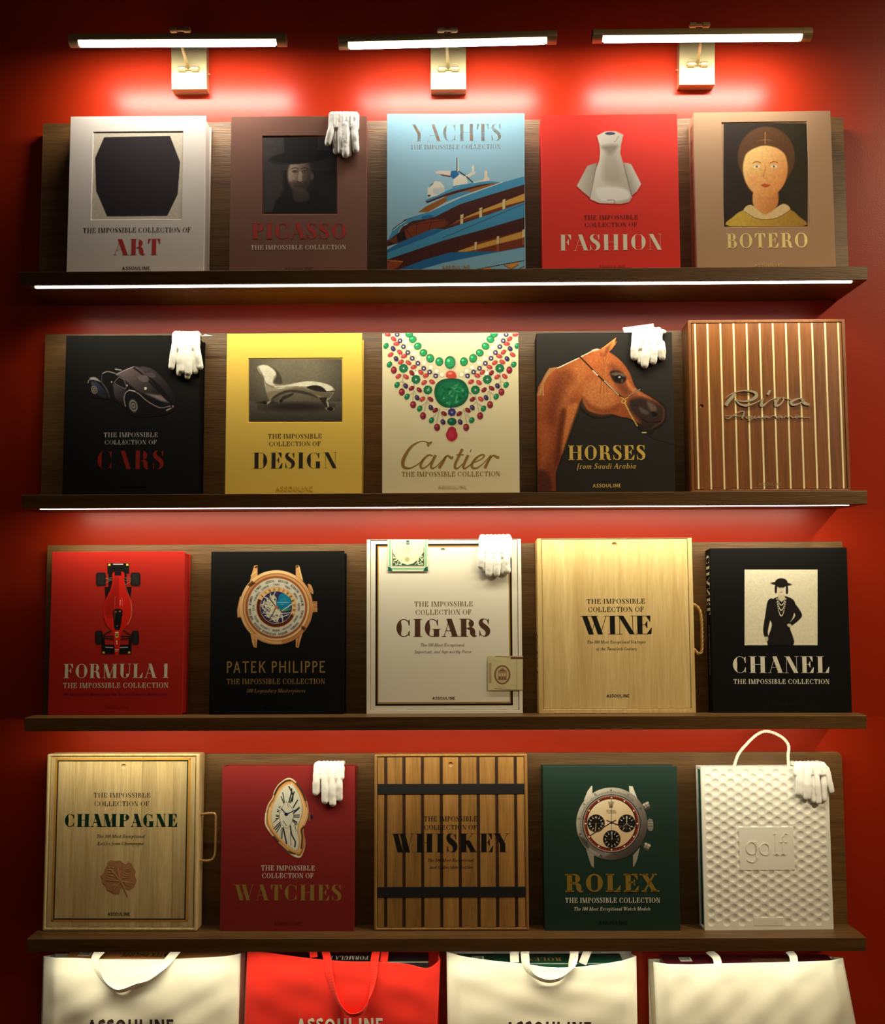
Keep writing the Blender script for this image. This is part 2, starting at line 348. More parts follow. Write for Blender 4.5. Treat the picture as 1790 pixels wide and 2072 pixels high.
        if c == 'U': s.vv(x, .3, 1); s.sf(x, 1); s.vv(x+.52, .3, 1, H*1.1); s.sf(x+.52, 1, .11); s.arc(x-s_+(.52+s_)/2, .3, (.52+s_)/2, .3, 180, 360); return x+.66
        if c == 'V': s.d(.10, 1, .42, 0, T); s.d(.42, 0, .70, 1, H*1.15); s.sf(.10, 1); s.sf(.70, 1, .11); return .80
        if c == 'W':
            s.d(.10, 1, .38, 0, T); s.d(.38, 0, .58, .86, H*1.15); s.d(.50, 1, .78, 0, T); s.d(.78, 0, 1.04, 1, H*1.15); s.sf(.10, 1); s.sf(.5, 1); s.sf(1.04, 1, .11); return 1.14
        if c == 'X': s.d(.12, 1, .66, 0, T); s.d(.12, 0, .64, 1, H*1.2); [s.sf(a, b) for a, b in ((.12, 1), (.66, 0))]; s.sf(.12, 0, .12); s.sf(.64, 1, .12); return .80
        if c == 'Y': s.d(.10, 1, .42, .44, T); s.d(.42, .44, .70, 1, H*1.15); s.vv(.42, 0, .46); s.sf(.10, 1); s.sf(.70, 1, .11); s.sf(.42, 0); return .80
        if c == '1': s.vv(.24); s.sf(.24, 0); s.d(.10, .82, .24, 1, H*1.5); return .46
        if c == '0': s.arc(.28, .5, .24, .5, 0, 360, 36); return .56
        if c in '23456789':
            q = {'2': [(.08, .75), (.12, .95), (.3, .97), (.42, .8), (.36, .5), (.08, .04), (.46, .04)], '3': [(.08, .9), (.28, .97), (.4, .78), (.24, .54), (.42, .3), (.28, .03), (.07, .1)],
                 '4': [(.36, 0), (.36, 1), (.05, .3), (.48, .3)], '5': [(.42, .96), (.14, .96), (.1, .55), (.3, .6), (.44, .32), (.28, .03), (.07, .1)], '6': [(.4, .95), (.16, .7), (.08, .3), (.26, .03), (.44, .3), (.26, .55), (.1, .35)],
                 '7': [(.06, .95), (.46, .95), (.2, 0)], '8': [(.26, .53), (.1, .76), (.26, .97), (.42, .76), (.26, .53), (.06, .27), (.26, .03), (.46, .27), (.26, .53)], '9': [(.42, .65), (.26, .42), (.08, .7), (.26, .97), (.44, .68), (.36, .3), (.12, .03)]}[c]
            s.st(q, [max(T*.7, H)]*len(q)); return .54
        # lower case
        t, hh = T*.82, H; x = .08+t/2; s2 = t/2
        if c in 'il': s.vv(x, 0, X if c == 'i' else 1, t); s.sf(x, 0, s2+.05); s.bk((x-s2-.06, (X if c == 'i' else 1)-.04), (x, (X if c == 'i' else 1)), (x, (X if c == 'i' else 1)-.08)); (s.dot(x, .86, .075) if c == 'i' else None); return 2*x
        if c == 'j': s.vv(x, -.2, X, t); s.dot(x, .86, .075); return 2*x
        if c in 'mnhrk':
            s.vv(x, 0, 1 if c in 'hk' else X, t); s.sf(x, 0, s2+.05); x2 = x
            if c == 'k': s.d(x, .25, x+.3, X, hh*1.4); s.d(x+.1, .36, x+.34, 0, t); return x+.42
            if c == 'r': s.st([(x, .40), (x+.12, X-.06), (x+.24, X-.03)], [hh, hh*1.2, hh*1.5]); s.dot(x+.25, X-.08, .06); return x+.34
            for _ in range(2 if c == 'm' else 1):
                s.st([(x2, .38), (x2+.13, X-.03), (x2+.24, X-.03), (x2+.32, X-.18), (x2+.32, .0)], [hh, hh, t*.6, t, t]); x2 += .32; s.sf(x2, 0, s2+.05)
            return x2+x
        if c in 'ceo':
            s.arc(.30, X/2, .25, X/2, 40 if c == 'c' else (0), 320 if c != 'o' else 360, 26, t)
            if c == 'e': s.h(.08, .53, .36)
            if c == 'c': s.dot(.47, .46, .06)
            return .58
        if c in 'adqgbp':
            left = c in 'adqg'; cx = .30 if left else x+.22; s.arc(cx, X/2, .25, X/2, 0, 360, 26, t); xs = .50 if left else x
            y0, y1 = {'a': (0, X), 'd': (0, 1), 'q': (-.35, X), 'g': (-.2, X), 'b': (0, 1), 'p': (-.35, X)}[c]; s.vv(xs, y0, y1, t)
            if c == 'g': s.st([(xs, -.15), (.36, -.34), (.16, -.30), (.1, -.2)], [t, hh, hh, t*.6])
            elif c in 'pq': s.sf(xs, -.35, s2+.06)
            return (.5+s2+.08) if left else (cx+.31)
        if c == 's': s.st([(.36, .48), (.26, X-.01), (.12, .5), (.2, .36), (.34, .24), (.34, .08), (.22, .01), (.08, .12)], [hh, hh, t*.7, t, t, t*.7, hh, hh], 4); return .44
        if c in 'tf':
            if c == 't': s.vv(x+.04, .06, .84, t); s.st([(x+.04, .1), (x+.12, .0), (x+.24, .1)], [t, hh, hh]); s.h(x-.1, x+.24, X-hh/2); return x+.32
            s.vv(x+.04, 0 if not s.it else -.3, .85, t); s.st([(x+.04, .8), (x+.12, .98), (x+.26, .96)], [t, hh, t*.6]); s.h(x-.1, x+.22, X-hh/2); (None if s.it else s.sf(x+.04, 0, s2+.06)); return x+.28
        if c == 'u': s.vv(x, .18, X, t); s.st([(x, .2), (x+.08, .02), (x+.18, .02), (x+.32, .2)], [t, t*.6, hh, hh]); s.vv(x+.32, 0, X, t); return x*2+.34
        if c in 'vy': s.d(.06, X, .26, 0, t); s.d(.26, 0, .46, X, hh*1.4); (s.st([(.26, .0), (.16, -.3), (.04, -.28)], [hh*1.4, hh*1.4, t*.6]) if c == 'y' else None); return .52
        if c == 'w': s.d(.06, X, .22, 0, t); s.d(.22, 0, .36, X, hh*1.4); s.d(.34, X, .5, 0, t); s.d(.5, 0, .66, X, hh*1.4); return .74
        if c == 'x': s.d(.06, X, .42, 0, t); s.d(.06, 0, .42, X, hh*1.4); return .5
        if c == 'z': s.h(.05, .42, X-.03); s.h(.05, .42, .03); s.d(.07, 0, .4, X, t); return .48
        if c == ',': s.dot(.12, .07, .07); s.d(.08, -.14, .15, .05, hh*1.5); return .24
        if c == '.': s.dot(.12, .07, .07); return .24
        if c == '-': s.pg([(.05, .26), (.3, .26), (.3, .34), (.05, .34)]); return .35
        if c == "'": s.dot(.1, .92, .07); s.d(.07, .74, .13, .9, hh*1.5); return .2
        return .3
    def text(s, txt, track=0., italic=0.):
        """glyph polygons of a line, cap height 1, starting at x 0"""
        s.it = italic > 0; V_, F_, x = [], [], 0.
        for c in txt:
            s.reset(); adv = s.glyph(c); n = len(V_)
            V_ += [(x+p[0]+italic*p[1], p[1]) for p in s.v]; F_ += [tuple(i+n for i in f) for f in s.f]; x += adv+track
        xs = [v[0] for v in V_] or [0., 1.]; lo, hi = min(xs), max(xs)
        return [((v[0]-lo)/(hi-lo), v[1]) for v in V_], F_, hi-lo

# ------------------------------------------------------------------ a standing cover: frame that turns photo measurements into its own plane
class Cover:
    def __init__(s, key, row, t, X, W, h, yaw, org, label, cat, name='book', group=None):
        s.key, s.t, s.W, s.h, s.org = key, t, W, h, org
        y = BB-t*cos(A); z = ZS[row]-(.15-abs(y))*tan(A); yw = radians(yaw)
        s.M = Matrix.Translation((X, y, z)) @ Matrix.Rotation(yw, 4, 'Z') @ Matrix.Rotation(-A, 4, 'X')
        s.root = empty(name); s.root.matrix_world = s.M; tag(s.root, label, cat, group)
        s.inv = np.array(s.M.inverted()); s.y0 = 0.
    def L(s, zx, zy, y=0.):
        """zoom-crop coordinate -> (x, z) on the cover plane"""
        ox, oy, k = s.org; px, py = ox+zx/k, oy+zy/k
        d = RC.T @ np.array([(px-CX)/F, 1, -(py-CY)/F])
        o = s.inv[:3, :3] @ CAM+s.inv[:3, 3]; d = s.inv[:3, :3] @ d; t = (y-o[1])/d[1]; q = o+d*t; return q[0], q[2]
    def box(s, x0, y0, x1, y1):
        xm, ym = (x0+x1)/2, (y0+y1)/2; return s.L(x0, ym)[0], s.L(xm, y1)[1], s.L(x1, ym)[0], s.L(xm, y0)[1]
    def text(s, name, txt, x0, x1, yt, yb, m, T=.2, H=.03, sans=False, italic=0., track=.06, raise_=0., off=.0003, y=None):
        y = s.y0 if y is None else y; g = Glyphs(T, H, sans); vs, fs, nw = g.text(txt, track, italic); a, b = s.L(x0, yb, y), s.L(x1, yb, y); zb = (a[1]+b[1])/2; zt = s.L((x0+x1)/2, yt, y)[1]; hh = zt-zb
        P = [(a[0]+(b[0]-a[0])*v[0], y-off-raise_, zb+hh*v[1]) for v in vs]
        o = obj(name, P, fs, m, s.root)
        if raise_:
            sol = o.modifiers.new('relief', 'SOLIDIFY'); sol.thickness = raise_; sol.offset = 0
            for v in o.data.vertices: v.co.y += raise_*.5
        return o
    def mark(s, x0, x1, yt, yb, m, T=.17, raise_=0.):
        return s.text('publisher_mark', 'ASSOULINE', x0, x1, yt, yb, m, T=T, sans=True, track=.03, raise_=raise_)
    def poly(s, name, pts, m, off=.0004, sm=False, y=0.):
        if sm: pts = spline(pts, 5, True)
        P = [s.L(*p, y) for p in pts]; tri = tessellate_polygon([[Vector((a, b, 0)) for a, b in P]])
        return obj(name, [(a, y-off, b) for a, b in P], [t for t in tri], m, s.root)
    def strokes(s, name, items, m, off=.0004, raise_=0., k=6, y=None):
        """items: (pts, widths) in zoom units"""
        y = s.y0 if y is None else y; mb = MB(); sc = (s.L(600, 500, y)[0]-s.L(500, 500, y)[0])/100
        for pts, ws in items:
            P = [s.L(*p, y) for p in pts]; vs, fs = stroke2(P, [w_*sc for w_ in ws], k); mb.add([(a, y-off-raise_/2, b) for a, b in vs], fs)
        o = mb.build(name, m, s.root)
        if raise_: sol = o.modifiers.new('relief', 'SOLIDIFY'); sol.thickness = raise_; sol.offset = 0; bv = o.modifiers.new('bevel', 'BEVEL'); bv.width = raise_*.3; bv.segments = 2; bv.limit_method = 'ANGLE'
        return o

class Pic:
    """airbrush: paints print colours on a fine grid that becomes a thin printed mesh on the cover"""
    def __init__(s, cv, x0, y0, x1, y1, base, res=1.0, cut=False):
        s.cv, s.b, s.k = cv, (x0, y0, x1, y1), cv.org[2]; s.nx = max(4, int((x1-x0)/s.k*res)); s.ny = max(4, int((y1-y0)/s.k*res))
        s.X, s.Y = np.meshgrid(np.linspace(x0, x1, s.nx), np.linspace(y0, y1, s.ny)); s.c = np.zeros((s.ny, s.nx, 3))+np.array(base, float); s.m = np.zeros((s.ny, s.nx)) if cut else None
    def _sub(s, xs, ys, pad):
        x0, y0, x1, y1 = s.b; fx = (s.nx-1)/(x1-x0); fy = (s.ny-1)/(y1-y0)
        i0 = int(max(0, math.floor((min(xs)-pad-x0)*fx))); i1 = int(min(s.nx, math.ceil((max(xs)+pad-x0)*fx)+1)); j0 = int(max(0, math.floor((min(ys)-pad-y0)*fy))); j1 = int(min(s.ny, math.ceil((max(ys)+pad-y0)*fy)+1))
        return (slice(j0, j1), slice(i0, i1)) if i1 > i0 and j1 > j0 else None
    def _put(s, sl, cov, col, a):
        cov = cov*a
        if s.m is not None: s.m[sl] = np.maximum(s.m[sl], cov)
        if len(col) == 4: # gradient c0, c1, p0, p1
            c0, c1, p0, p1 = col; d = np.array(p1, float)-p0; t = np.clip(((s.X[sl]-p0[0])*d[0]+(s.Y[sl]-p0[1])*d[1])/(d@d), 0, 1)[..., None]; cc = np.array(c0)*(1-t)+np.array(c1)*t
        else: cc = np.array(col, float)
        s.c[sl] = s.c[sl]*(1-cov[..., None])+cc*cov[..., None]
    def poly(s, pts, col, f=4., sm=0, a=1.):
        if sm: pts = spline(pts, 4, True)
        P = np.array(pts, float); sl = s._sub(P[:, 0], P[:, 1], f*1.5)
        if sl is None: return s
        X, Y = s.X[sl], s.Y[sl]; ins = np.zeros(X.shape, bool); D = np.full(X.shape, 1e9)
        for (ax, ay), (bx, by) in zip(P, np.roll(P, -1, 0)):
            if ay != by:
                c = ((ay > Y) != (by > Y)) & (X < (bx-ax)*(Y-ay)/(by-ay)+ax); ins ^= c
            L2 = (bx-ax)**2+(by-ay)**2 or 1e-9; t = np.clip(((X-ax)*(bx-ax)+(Y-ay)*(by-ay))/L2, 0, 1); D = np.minimum(D, (X-ax-t*(bx-ax))**2+(Y-ay-t*(by-ay))**2)
        D = np.sqrt(D)*np.where(ins, 1, -1); s._put(sl, np.clip(D/f+.5, 0, 1), col, a); return s
    def ell(s, cx, cy, rx, ry, col, f=4., rot=0., a=1.):
        r = max(rx, ry); sl = s._sub((cx-r, cx+r), (cy-r, cy+r), f*1.5)
        if sl is None: return s
        X, Y = s.X[sl]-cx, s.Y[sl]-cy; c_, s_ = cos(radians(rot)), sin(radians(rot)); u = (X*c_+Y*s_)/rx; v = (-X*s_+Y*c_)/ry; d = np.sqrt(u*u+v*v)+1e-6
        s._put(sl, np.clip((1-d)*min(rx, ry)/f+.5, 0, 1), col, a); return s
    def line(s, pts, col, w_, f=3., sm=0, a=1.):
        if sm: pts = spline(pts, 5)
        P = np.array(pts, float); sl = s._sub(P[:, 0], P[:, 1], f+w_)
        if sl is None: return s
        X, Y = s.X[sl], s.Y[sl]; D = np.full(X.shape, 1e9)
        for (ax, ay), (bx, by) in zip(P[:-1], P[1:]):
            L2 = (bx-ax)**2+(by-ay)**2 or 1e-9; t = np.clip(((X-ax)*(bx-ax)+(Y-ay)*(by-ay))/L2, 0, 1); D = np.minimum(D, (X-ax-t*(bx-ax))**2+(Y-ay-t*(by-ay))**2)
        s._put(sl, np.clip((w_/2-np.sqrt(D))/f+.5, 0, 1), col, a); return s
    def mottle(s, amt, cell=3, sl=None):
        n = rng.randn(s.ny//cell+2, s.nx//cell+2); yi = np.linspace(0, n.shape[0]-1.01, s.ny); xi = np.linspace(0, n.shape[1]-1.01, s.nx)
        y0 = yi.astype(int); x0 = xi.astype(int); fy = (yi-y0)[:, None]; fx = (xi-x0)[None]
        v = (n[y0][:, x0]*(1-fy)*(1-fx)+n[y0+1][:, x0]*fy*(1-fx)+n[y0][:, x0+1]*(1-fy)*fx+n[y0+1][:, x0+1]*fy*fx)
        wt = 1 if s.m is None else (s.m > .5)[..., None]; s.c = np.clip(s.c*(1+v[..., None]*amt*wt), 0, 255); return s
    def build(s, name, m, off=.0002, y=0.):
        x0, y0, x1, y1 = s.b; cor = [s.cv.L(a, b, y) for a, b in ((x0, y0), (x1, y0), (x1, y1), (x0, y1))]
        u = ((s.X-x0)/(x1-x0))[..., None]; v = ((s.Y-y0)/(y1-y0))[..., None]; c = [np.array(q) for q in cor]
        P = c[0]*(1-u)*(1-v)+c[1]*u*(1-v)+c[2]*u*v+c[3]*(1-u)*v
        co = np.stack([P[..., 0], np.full(P.shape[:2], y-off), P[..., 1]], -1).reshape(-1, 3)
        idx = np.arange(s.nx*s.ny).reshape(s.ny, s.nx); q = np.stack([idx[1:, :-1], idx[1:, 1:], idx[:-1, 1:], idx[:-1, :-1]], -1).reshape(-1, 4)
        col = lin_np(s.c).reshape(-1, 3)
        if s.m is not None:
            mk = s.m.reshape(-1); q = q[mk[q].max(1) > .02]; used = np.unique(q); rm = -np.ones(len(co), int); rm[used] = np.arange(len(used)); co, col, q = co[used], col[used], rm[q]
        me = bpy.data.meshes.new(name); me.vertices.add(len(co)); me.vertices.foreach_set('co', co.ravel()); me.loops.add(len(q)*4); me.loops.foreach_set('vertex_index', q.ravel().astype(np.int32))
        me.polygons.add(len(q)); me.polygons.foreach_set('loop_start', (np.arange(len(q))*4).astype(np.int32)); me.update(calc_edges=True)
        at = me.attributes.new('print', 'FLOAT_COLOR', 'POINT'); at.data.foreach_set('color', np.concatenate([col, np.ones((len(col), 1))], 1).ravel().astype(np.float32))
        me.materials.append(m); o = bpy.data.objects.new(name, me); C.objects.link(o); o.parent = s.cv.root; return o

PRINT = printed('printed_cloth', .75, .12, .15); PRINT_M = printed('printed_paper', .6, 0, .15)
# ------------------------------------------------------------------ books: shells
def case(cv, m, win=None, inner=None):
    W, h, t = cv.W, cv.h, cv.t; holes = []
    if win:
        b = cv.box(*win); holes = [rect(*b)[::-1]]
    MB().plate(rect(-W/2, 0, W/2, h), holes, 0, .0036).build('front_cover', m, cv.root, bevel=.0009)
    if win: MB().box((b[0]-.004, .0016, b[1]-.004), (b[2]+.004, .003, b[3]+.004)).build('picture_mount', m, cv.root)
    MB().box((-W/2, t-.0036, 0), (W/2, t, h)).build('back_cover', m, cv.root, bevel=.0009)
    MB().box((-W/2, .0037, .0), (-W/2+.004, t-.0037, h)).build('spine', m, cv.root, bevel=.0009)
    q = MB().box((-W/2+.0042, .0037, .003), (W/2-.0035, t-.0037, h-.0025)); q.build('tray', inner or m, cv.root, bevel=.0015)
def collection_lines(cv, one, two, m, T=.17, H=.035):
    cv.text('subtitle', 'THE IMPOSSIBLE', *one, m, T, H); cv.text('subtitle', 'COLLECTION OF', *two, m, T, H)
INK = plain('black_ink', (16, 13, 12), .6, spec=.2); INK_BR = plain('brown_ink', (82, 48, 26), .5, 0, 200, 0, .2); RED_INK = plain('red_ink', (186, 30, 12), .55); CREAM = plain('cream_ink', (232, 222, 198), .5)
GOLD = plain('gold_foil', (206, 160, 84), .32, .75, 500, .1); PALE_GOLD = plain('pale_gold_foil', (240, 222, 146), .35, .2, 500, .1); DULL_GOLD = plain('dull_gold_ink', (168, 132, 78), .45, .3)
K = 'large format books on the picture shelves'
# 1: pale linen with a dark shape
cv = Cover('art', 0, .062, -.8153, .3651, .4465, .1709, (120, 220, 5.18), 'pale linen book, dark shape in a beige panel, leftmost on the top shelf', 'book', group=K)
m = cloth('pale_linen', (226, 217, 206)); case(cv, m, (345, 240, 1290, 1160))
p = Pic(cv, 341, 236, 1294, 1164, (212, 201, 178), 1.0)
p.poly([(470, 300), (1160, 285), (1265, 560), (1240, 900), (1130, 1125), (500, 1130), (385, 860), (375, 520)], (38, 31, 34), 5).mottle(.02)
p.build('cover_picture', PRINT, y=.0016)
cv.text('subtitle', 'THE IMPOSSIBLE COLLECTION OF', 250, 1375, 1245, 1297, INK, .17, .04); cv.text('title', 'ART', 560, 1055, 1365, 1531, RED_INK, .24, .022); cv.mark(657, 950, 1655, 1689, INK)
# 2: brown cloth with dark portrait
cv = Cover('man', 0, .062, -.3825, .3648, .4429, .3482, (450, 210, 5.18), 'brown cloth book with a dark portrait of a person in a hat', 'book', group=K)
BRN = cloth('brown_cloth', (124, 84, 68)); case(cv, BRN, (415, 335, 1205, 1160))
p = Pic(cv, 432, 355, 1190, 1142, (26, 22, 22), 1.0)
p.poly([(432, 355), (1190, 355), (1190, 700), (432, 700)], ((66, 60, 58), (34, 30, 30), (432, 400), (1190, 700)), 4)
p.poly([(432, 640), (620, 640), (640, 900), (520, 1142), (432, 1142)], (58, 53, 51), 40)
p.poly([(520, 1142), (560, 1010), (680, 930), (800, 960), (940, 900), (1080, 960), (1150, 1142)], (20, 17, 18), 14)
p.ell(810, 745, 128, 185, ((176, 152, 132), (52, 42, 38), (740, 700), (940, 760)), 26); p.ell(938, 760, 18, 42, (96, 78, 68), 12)
p.poly([(690, 820), (930, 840), (900, 960), (820, 1010), (740, 960)], (40, 32, 30), 40, 1, .55)
p.poly([(740, 900), (880, 900), (900, 1010), (760, 1020)], (84, 68, 60), 20, 1, .6)
for ex in (762, 862): p.ell(ex, 712, 30, 15, (60, 46, 42), 12); p.ell(ex, 716, 17, 8, (150, 138, 126), 5); p.ell(ex, 716, 7, 7, (18, 14, 14), 3); p.line([(ex-34, 682), (ex, 672), (ex+32, 684)], (58, 46, 40), 9, 6, 1)
p.poly([(806, 716), (790, 800), (806, 818), (836, 814), (830, 720)], (194, 170, 148), 14, 1, .7); p.line([(788, 812), (812, 824), (838, 812)], (48, 36, 32), 7, 5, 1); p.line([(764, 866), (810, 860), (856, 868)], (60, 40, 36), 9, 5, 1); p.line([(752, 812), (744, 850)], (92, 74, 64), 6, 6); p.line([(868, 812), (878, 850)], (60, 46, 40), 6, 6)
p.poly([(640, 355), (650, 520), (990, 540), (1000, 355)], (24, 20, 22), 8); p.ell(815, 560, 330, 70, (20, 17, 18), 10, -6); p.line([(500, 600), (640, 628), (820, 632)], (112, 100, 90), 5, 8, 1, .5)
p.mottle(.05); p.build('cover_picture', PRINT_M, y=.0013)
cv.text('title', 'PICASSO', 305, 1293, 1250, 1415, plain('deep_red_ink', (176, 32, 12), .5), .22, .035); cv.text('subtitle', 'THE IMPOSSIBLE COLLECTION', 298, 1293, 1480, 1528, CREAM, .18, .05)
cv.mark(655, 945, 1712, 1745, plain('brown_deboss', (70, 42, 34), .6))
# 3: blue yacht book
cv = Cover('yacht', 0, .06, .0373, .3671, .4475, .0525, (760, 210, 5.18), 'light blue book with gold lettering and a drawing of yacht decks', 'book', group=K)
case(cv, cloth('sky_cloth', (140, 186, 208)))
SKY = (146, 190, 210); p = Pic(cv, 119, 106, 1559, 1760, SKY, 1.05)
BL, BD, DK, RU, OC, WH = (66, 144, 184), (34, 104, 158), (70, 28, 20), (120, 50, 24), (206, 156, 66), (226, 222, 204)
p.poly([(119, 1440), (300, 1220), (560, 1140), (1559, 850), (1559, 1760), (119, 1760)], DK, 4)
p.poly([(440, 1145), (520, 1085), (740, 975), (1100, 860), (1240, 835), (1310, 830), (1000, 935), (740, 1030), (560, 1140)], (150, 92, 34), 4)
p.poly([(520, 1030), (640, 980), (870, 905), (1070, 850), (1240, 838), (1010, 895), (700, 985), (540, 1048)], DK, 4); p.poly([(515, 1020), (860, 868), (1040, 835), (1190, 815), (1320, 830), (1100, 852), (800, 925), (540, 1028)], BL, 4)
p.poly([(744, 985), (860, 940), (960, 922), (1000, 935), (740, 1028)], BL, 4); p.line([(560, 1140), (880, 990), (1220, 870), (1330, 825)], WH, 10, 4)
p.poly([(124, 1440), (180, 1320), (330, 1215), (560, 1140), (900, 985), (1330, 830), (1559, 765), (1559, 850), (1200, 960), (880, 1060), (620, 1190), (500, 1215), (380, 1235), (270, 1300), (240, 1355)], BL, 4)
p.poly([(480, 1190), (560, 1165), (620, 1180), (540, 1215), (480, 1212)], BD, 4); p.line([(175, 1325), (240, 1270), (320, 1225)], (60, 30, 24), 7, 4); p.line([(185, 1330), (245, 1280), (320, 1232)], WH, 6, 4); p.line([(240, 1352), (268, 1302), (330, 1265)], WH, 6, 4, 1)
p.poly([(290, 1340), (380, 1270), (560, 1220), (740, 1215), (760, 1275), (700, 1300), (600, 1320), (320, 1430)], RU, 4)
for q in ([(300, 1300), (378, 1396)], [(430, 1260), (425, 1370)], [(585, 1230), (560, 1325)], [(735, 1215), (745, 1280)], [(280, 1290), (740, 1225)]): p.line(q, (60, 24, 18), 6, 4)
p.poly([(124, 1440), (220, 1385), (290, 1400), (320, 1430), (200, 1465)], (104, 50, 28), 5); p.poly([(220, 1380), (300, 1330), (320, 1425), (230, 1455)], (30, 14, 12), 6)
p.poly([(119, 1500), (240, 1462), (119, 1540)], SKY, 3)
p.poly([(820, 1255), (880, 1215), (1559, 945), (1559, 1035), (1100, 1190), (880, 1255), (740, 1300)], RU, 4); p.poly([(810, 1260), (880, 1215), (1120, 1115), (1460, 985), (1559, 945), (1559, 1020), (1300, 1090), (1100, 1155), (880, 1225)], OC, 4)
for x, y in ((905, 1215), (1103, 1145), (1345, 1055)): p.poly([(x-18, y-45), (x+16, y-55), (x+14, y+50), (x-18, y+60)], (222, 200, 140), 4); p.line([(x+18, y-80), (x+14, y+50)], (50, 24, 18), 5, 3)
p.poly([(119, 1535), (240, 1465), (600, 1320), (640, 1315), (720, 1322), (800, 1298), (1559, 1035), (1559, 1195), (1100, 1330), (700, 1440), (119, 1635)], BL, 4)
p.poly([(119, 1535), (240, 1462), (560, 1330), (640, 1315), (720, 1322), (600, 1380), (260, 1510), (119, 1565)], BD, 4)
for y0, y1 in ((1330, 985), (1440, 1130)): p.line([(700, y0-30), (1559, y1-78)], (46, 18, 14), 4, 3)
p.line([(200, 1620), (1559, 1245)], (46, 18, 14), 4, 3)
for x, y in ((362, 1575), (466, 1580), (586, 1545), (712, 1480), (860, 1470)): p.line([(x, y), (x-4, y+85)], (40, 16, 14), 4, 3)
p.poly([(860, 1550), (1060, 1460), (1559, 1330), (1559, 1520), (1300, 1550), (1060, 1560)], RU, 4); p.poly([(850, 1550), (1040, 1488), (1280, 1420), (1559, 1335), (1559, 1405), (1300, 1468), (1060, 1530), (920, 1560)], OC, 4)
for x, y in ((1050, 1500), (1282, 1440), (1550, 1370)): p.poly([(x-14, y-45), (x+14, y-52), (x+12, y+30), (x-16, y+36)], (222, 200, 140), 4); p.line([(x+14, y-80), (x+12, y+110)], (40, 18, 14), 5, 3); p.poly([(x-14, y+36), (x+12, y+30), (x+12, y+112), (x-16, y+115)], (150, 84, 44), 4)
p.poly([(119, 1665), (200, 1640), (285, 1655), (240, 1710), (119, 1758)], (140, 62, 30), 5); p.line([(119, 1645), (230, 1650), (280, 1658)], (200, 120, 50), 10, 8)
p.poly([(180, 1760), (500, 1640), (780, 1560), (1000, 1552), (1300, 1550), (1559, 1500), (1559, 1530), (1000, 1640), (560, 1760)], BD, 4); p.poly([(400, 1760), (700, 1670), (1100, 1590), (1559, 1508), (1559, 1760)], (126, 178, 206), 5)
p.line([(920, 1760), (1559, 1645)], (30, 26, 28), 8, 3); p.poly([(1060, 1735), (1210, 1715), (1215, 1735), (1150, 1758), (1080, 1758)], (212, 140, 54), 4); p.poly([(1340, 1695), (1500, 1660), (1495, 1690), (1420, 1732)], (212, 140, 54), 4); p.line([(1340, 1695), (1420, 1732), (1495, 1690)], (30, 26, 28), 6, 3); p.poly([(1500, 1740), (1559, 1715), (1559, 1760), (1490, 1760)], (212, 140, 54), 4); p.line([(1490, 1735), (1559, 1705)], (30, 26, 28), 7, 3)
# radar mast and domes
p.poly([(540, 960), (545, 890), (575, 840), (630, 815), (680, 825), (718, 870), (722, 925), (640, 970), (560, 990)], WH, 4); p.poly([(555, 880), (575, 845), (610, 825), (600, 850), (565, 880)], BL, 3); p.poly([(600, 895), (718, 880), (722, 920), (650, 960), (600, 950)], (196, 206, 204), 5); p.poly([(540, 960), (580, 960), (560, 985)], (40, 24, 18), 3)
p.poly([(620, 722), (660, 708), (780, 706), (820, 720), (800, 770), (700, 750), (640, 740)], (214, 206, 190), 4); p.poly([(660, 740), (790, 762), (780, 775), (700, 760)], (90, 40, 30), 4)
p.poly([(845, 568), (852, 560), (862, 568), (870, 715), (852, 712)], WH, 3); p.poly([(845, 568), (854, 566), (856, 710), (848, 706)], (30, 26, 26), 2)
p.poly([(780, 765), (790, 710), (850, 705), (875, 745), (820, 800)], BD, 4); p.poly([(812, 800), (880, 745), (950, 775), (966, 845), (830, 885), (812, 870)], WH, 4); p.line([(870, 715), (940, 760), (1015, 828)], (40, 26, 26), 12, 4)
p.poly([(930, 765), (1000, 725), (1050, 715), (1040, 740), (980, 770)], (222, 214, 196), 4); p.poly([(1008, 655), (1028, 650), (1030, 715), (1008, 720)], (226, 216, 196), 3); p.poly([(1140, 710), (1166, 705), (1168, 770), (1195, 790), (1190, 810), (1110, 820), (1140, 780)], (228, 214, 186), 4); p.line([(1030, 830), (1110, 812)], (228, 214, 186), 12, 5)
p.line([(810, 880), (850, 868), (1000, 846)], (66, 140, 180), 14, 5)
p.build('cover_picture', PRINT, off=.0003)
G2 = plain('gold_print', (186, 134, 62), .5, .1); cv.text('title', 'YACHTS', 365, 1312, 213, 392, G2, .19, .014); cv.text('subtitle', 'THE IMPOSSIBLE COLLECTION', 362, 1308, 428, 477, G2, .17, .05)
cv.mark(695, 987, 1693, 1728, G2, T=.13, raise_=.0006)
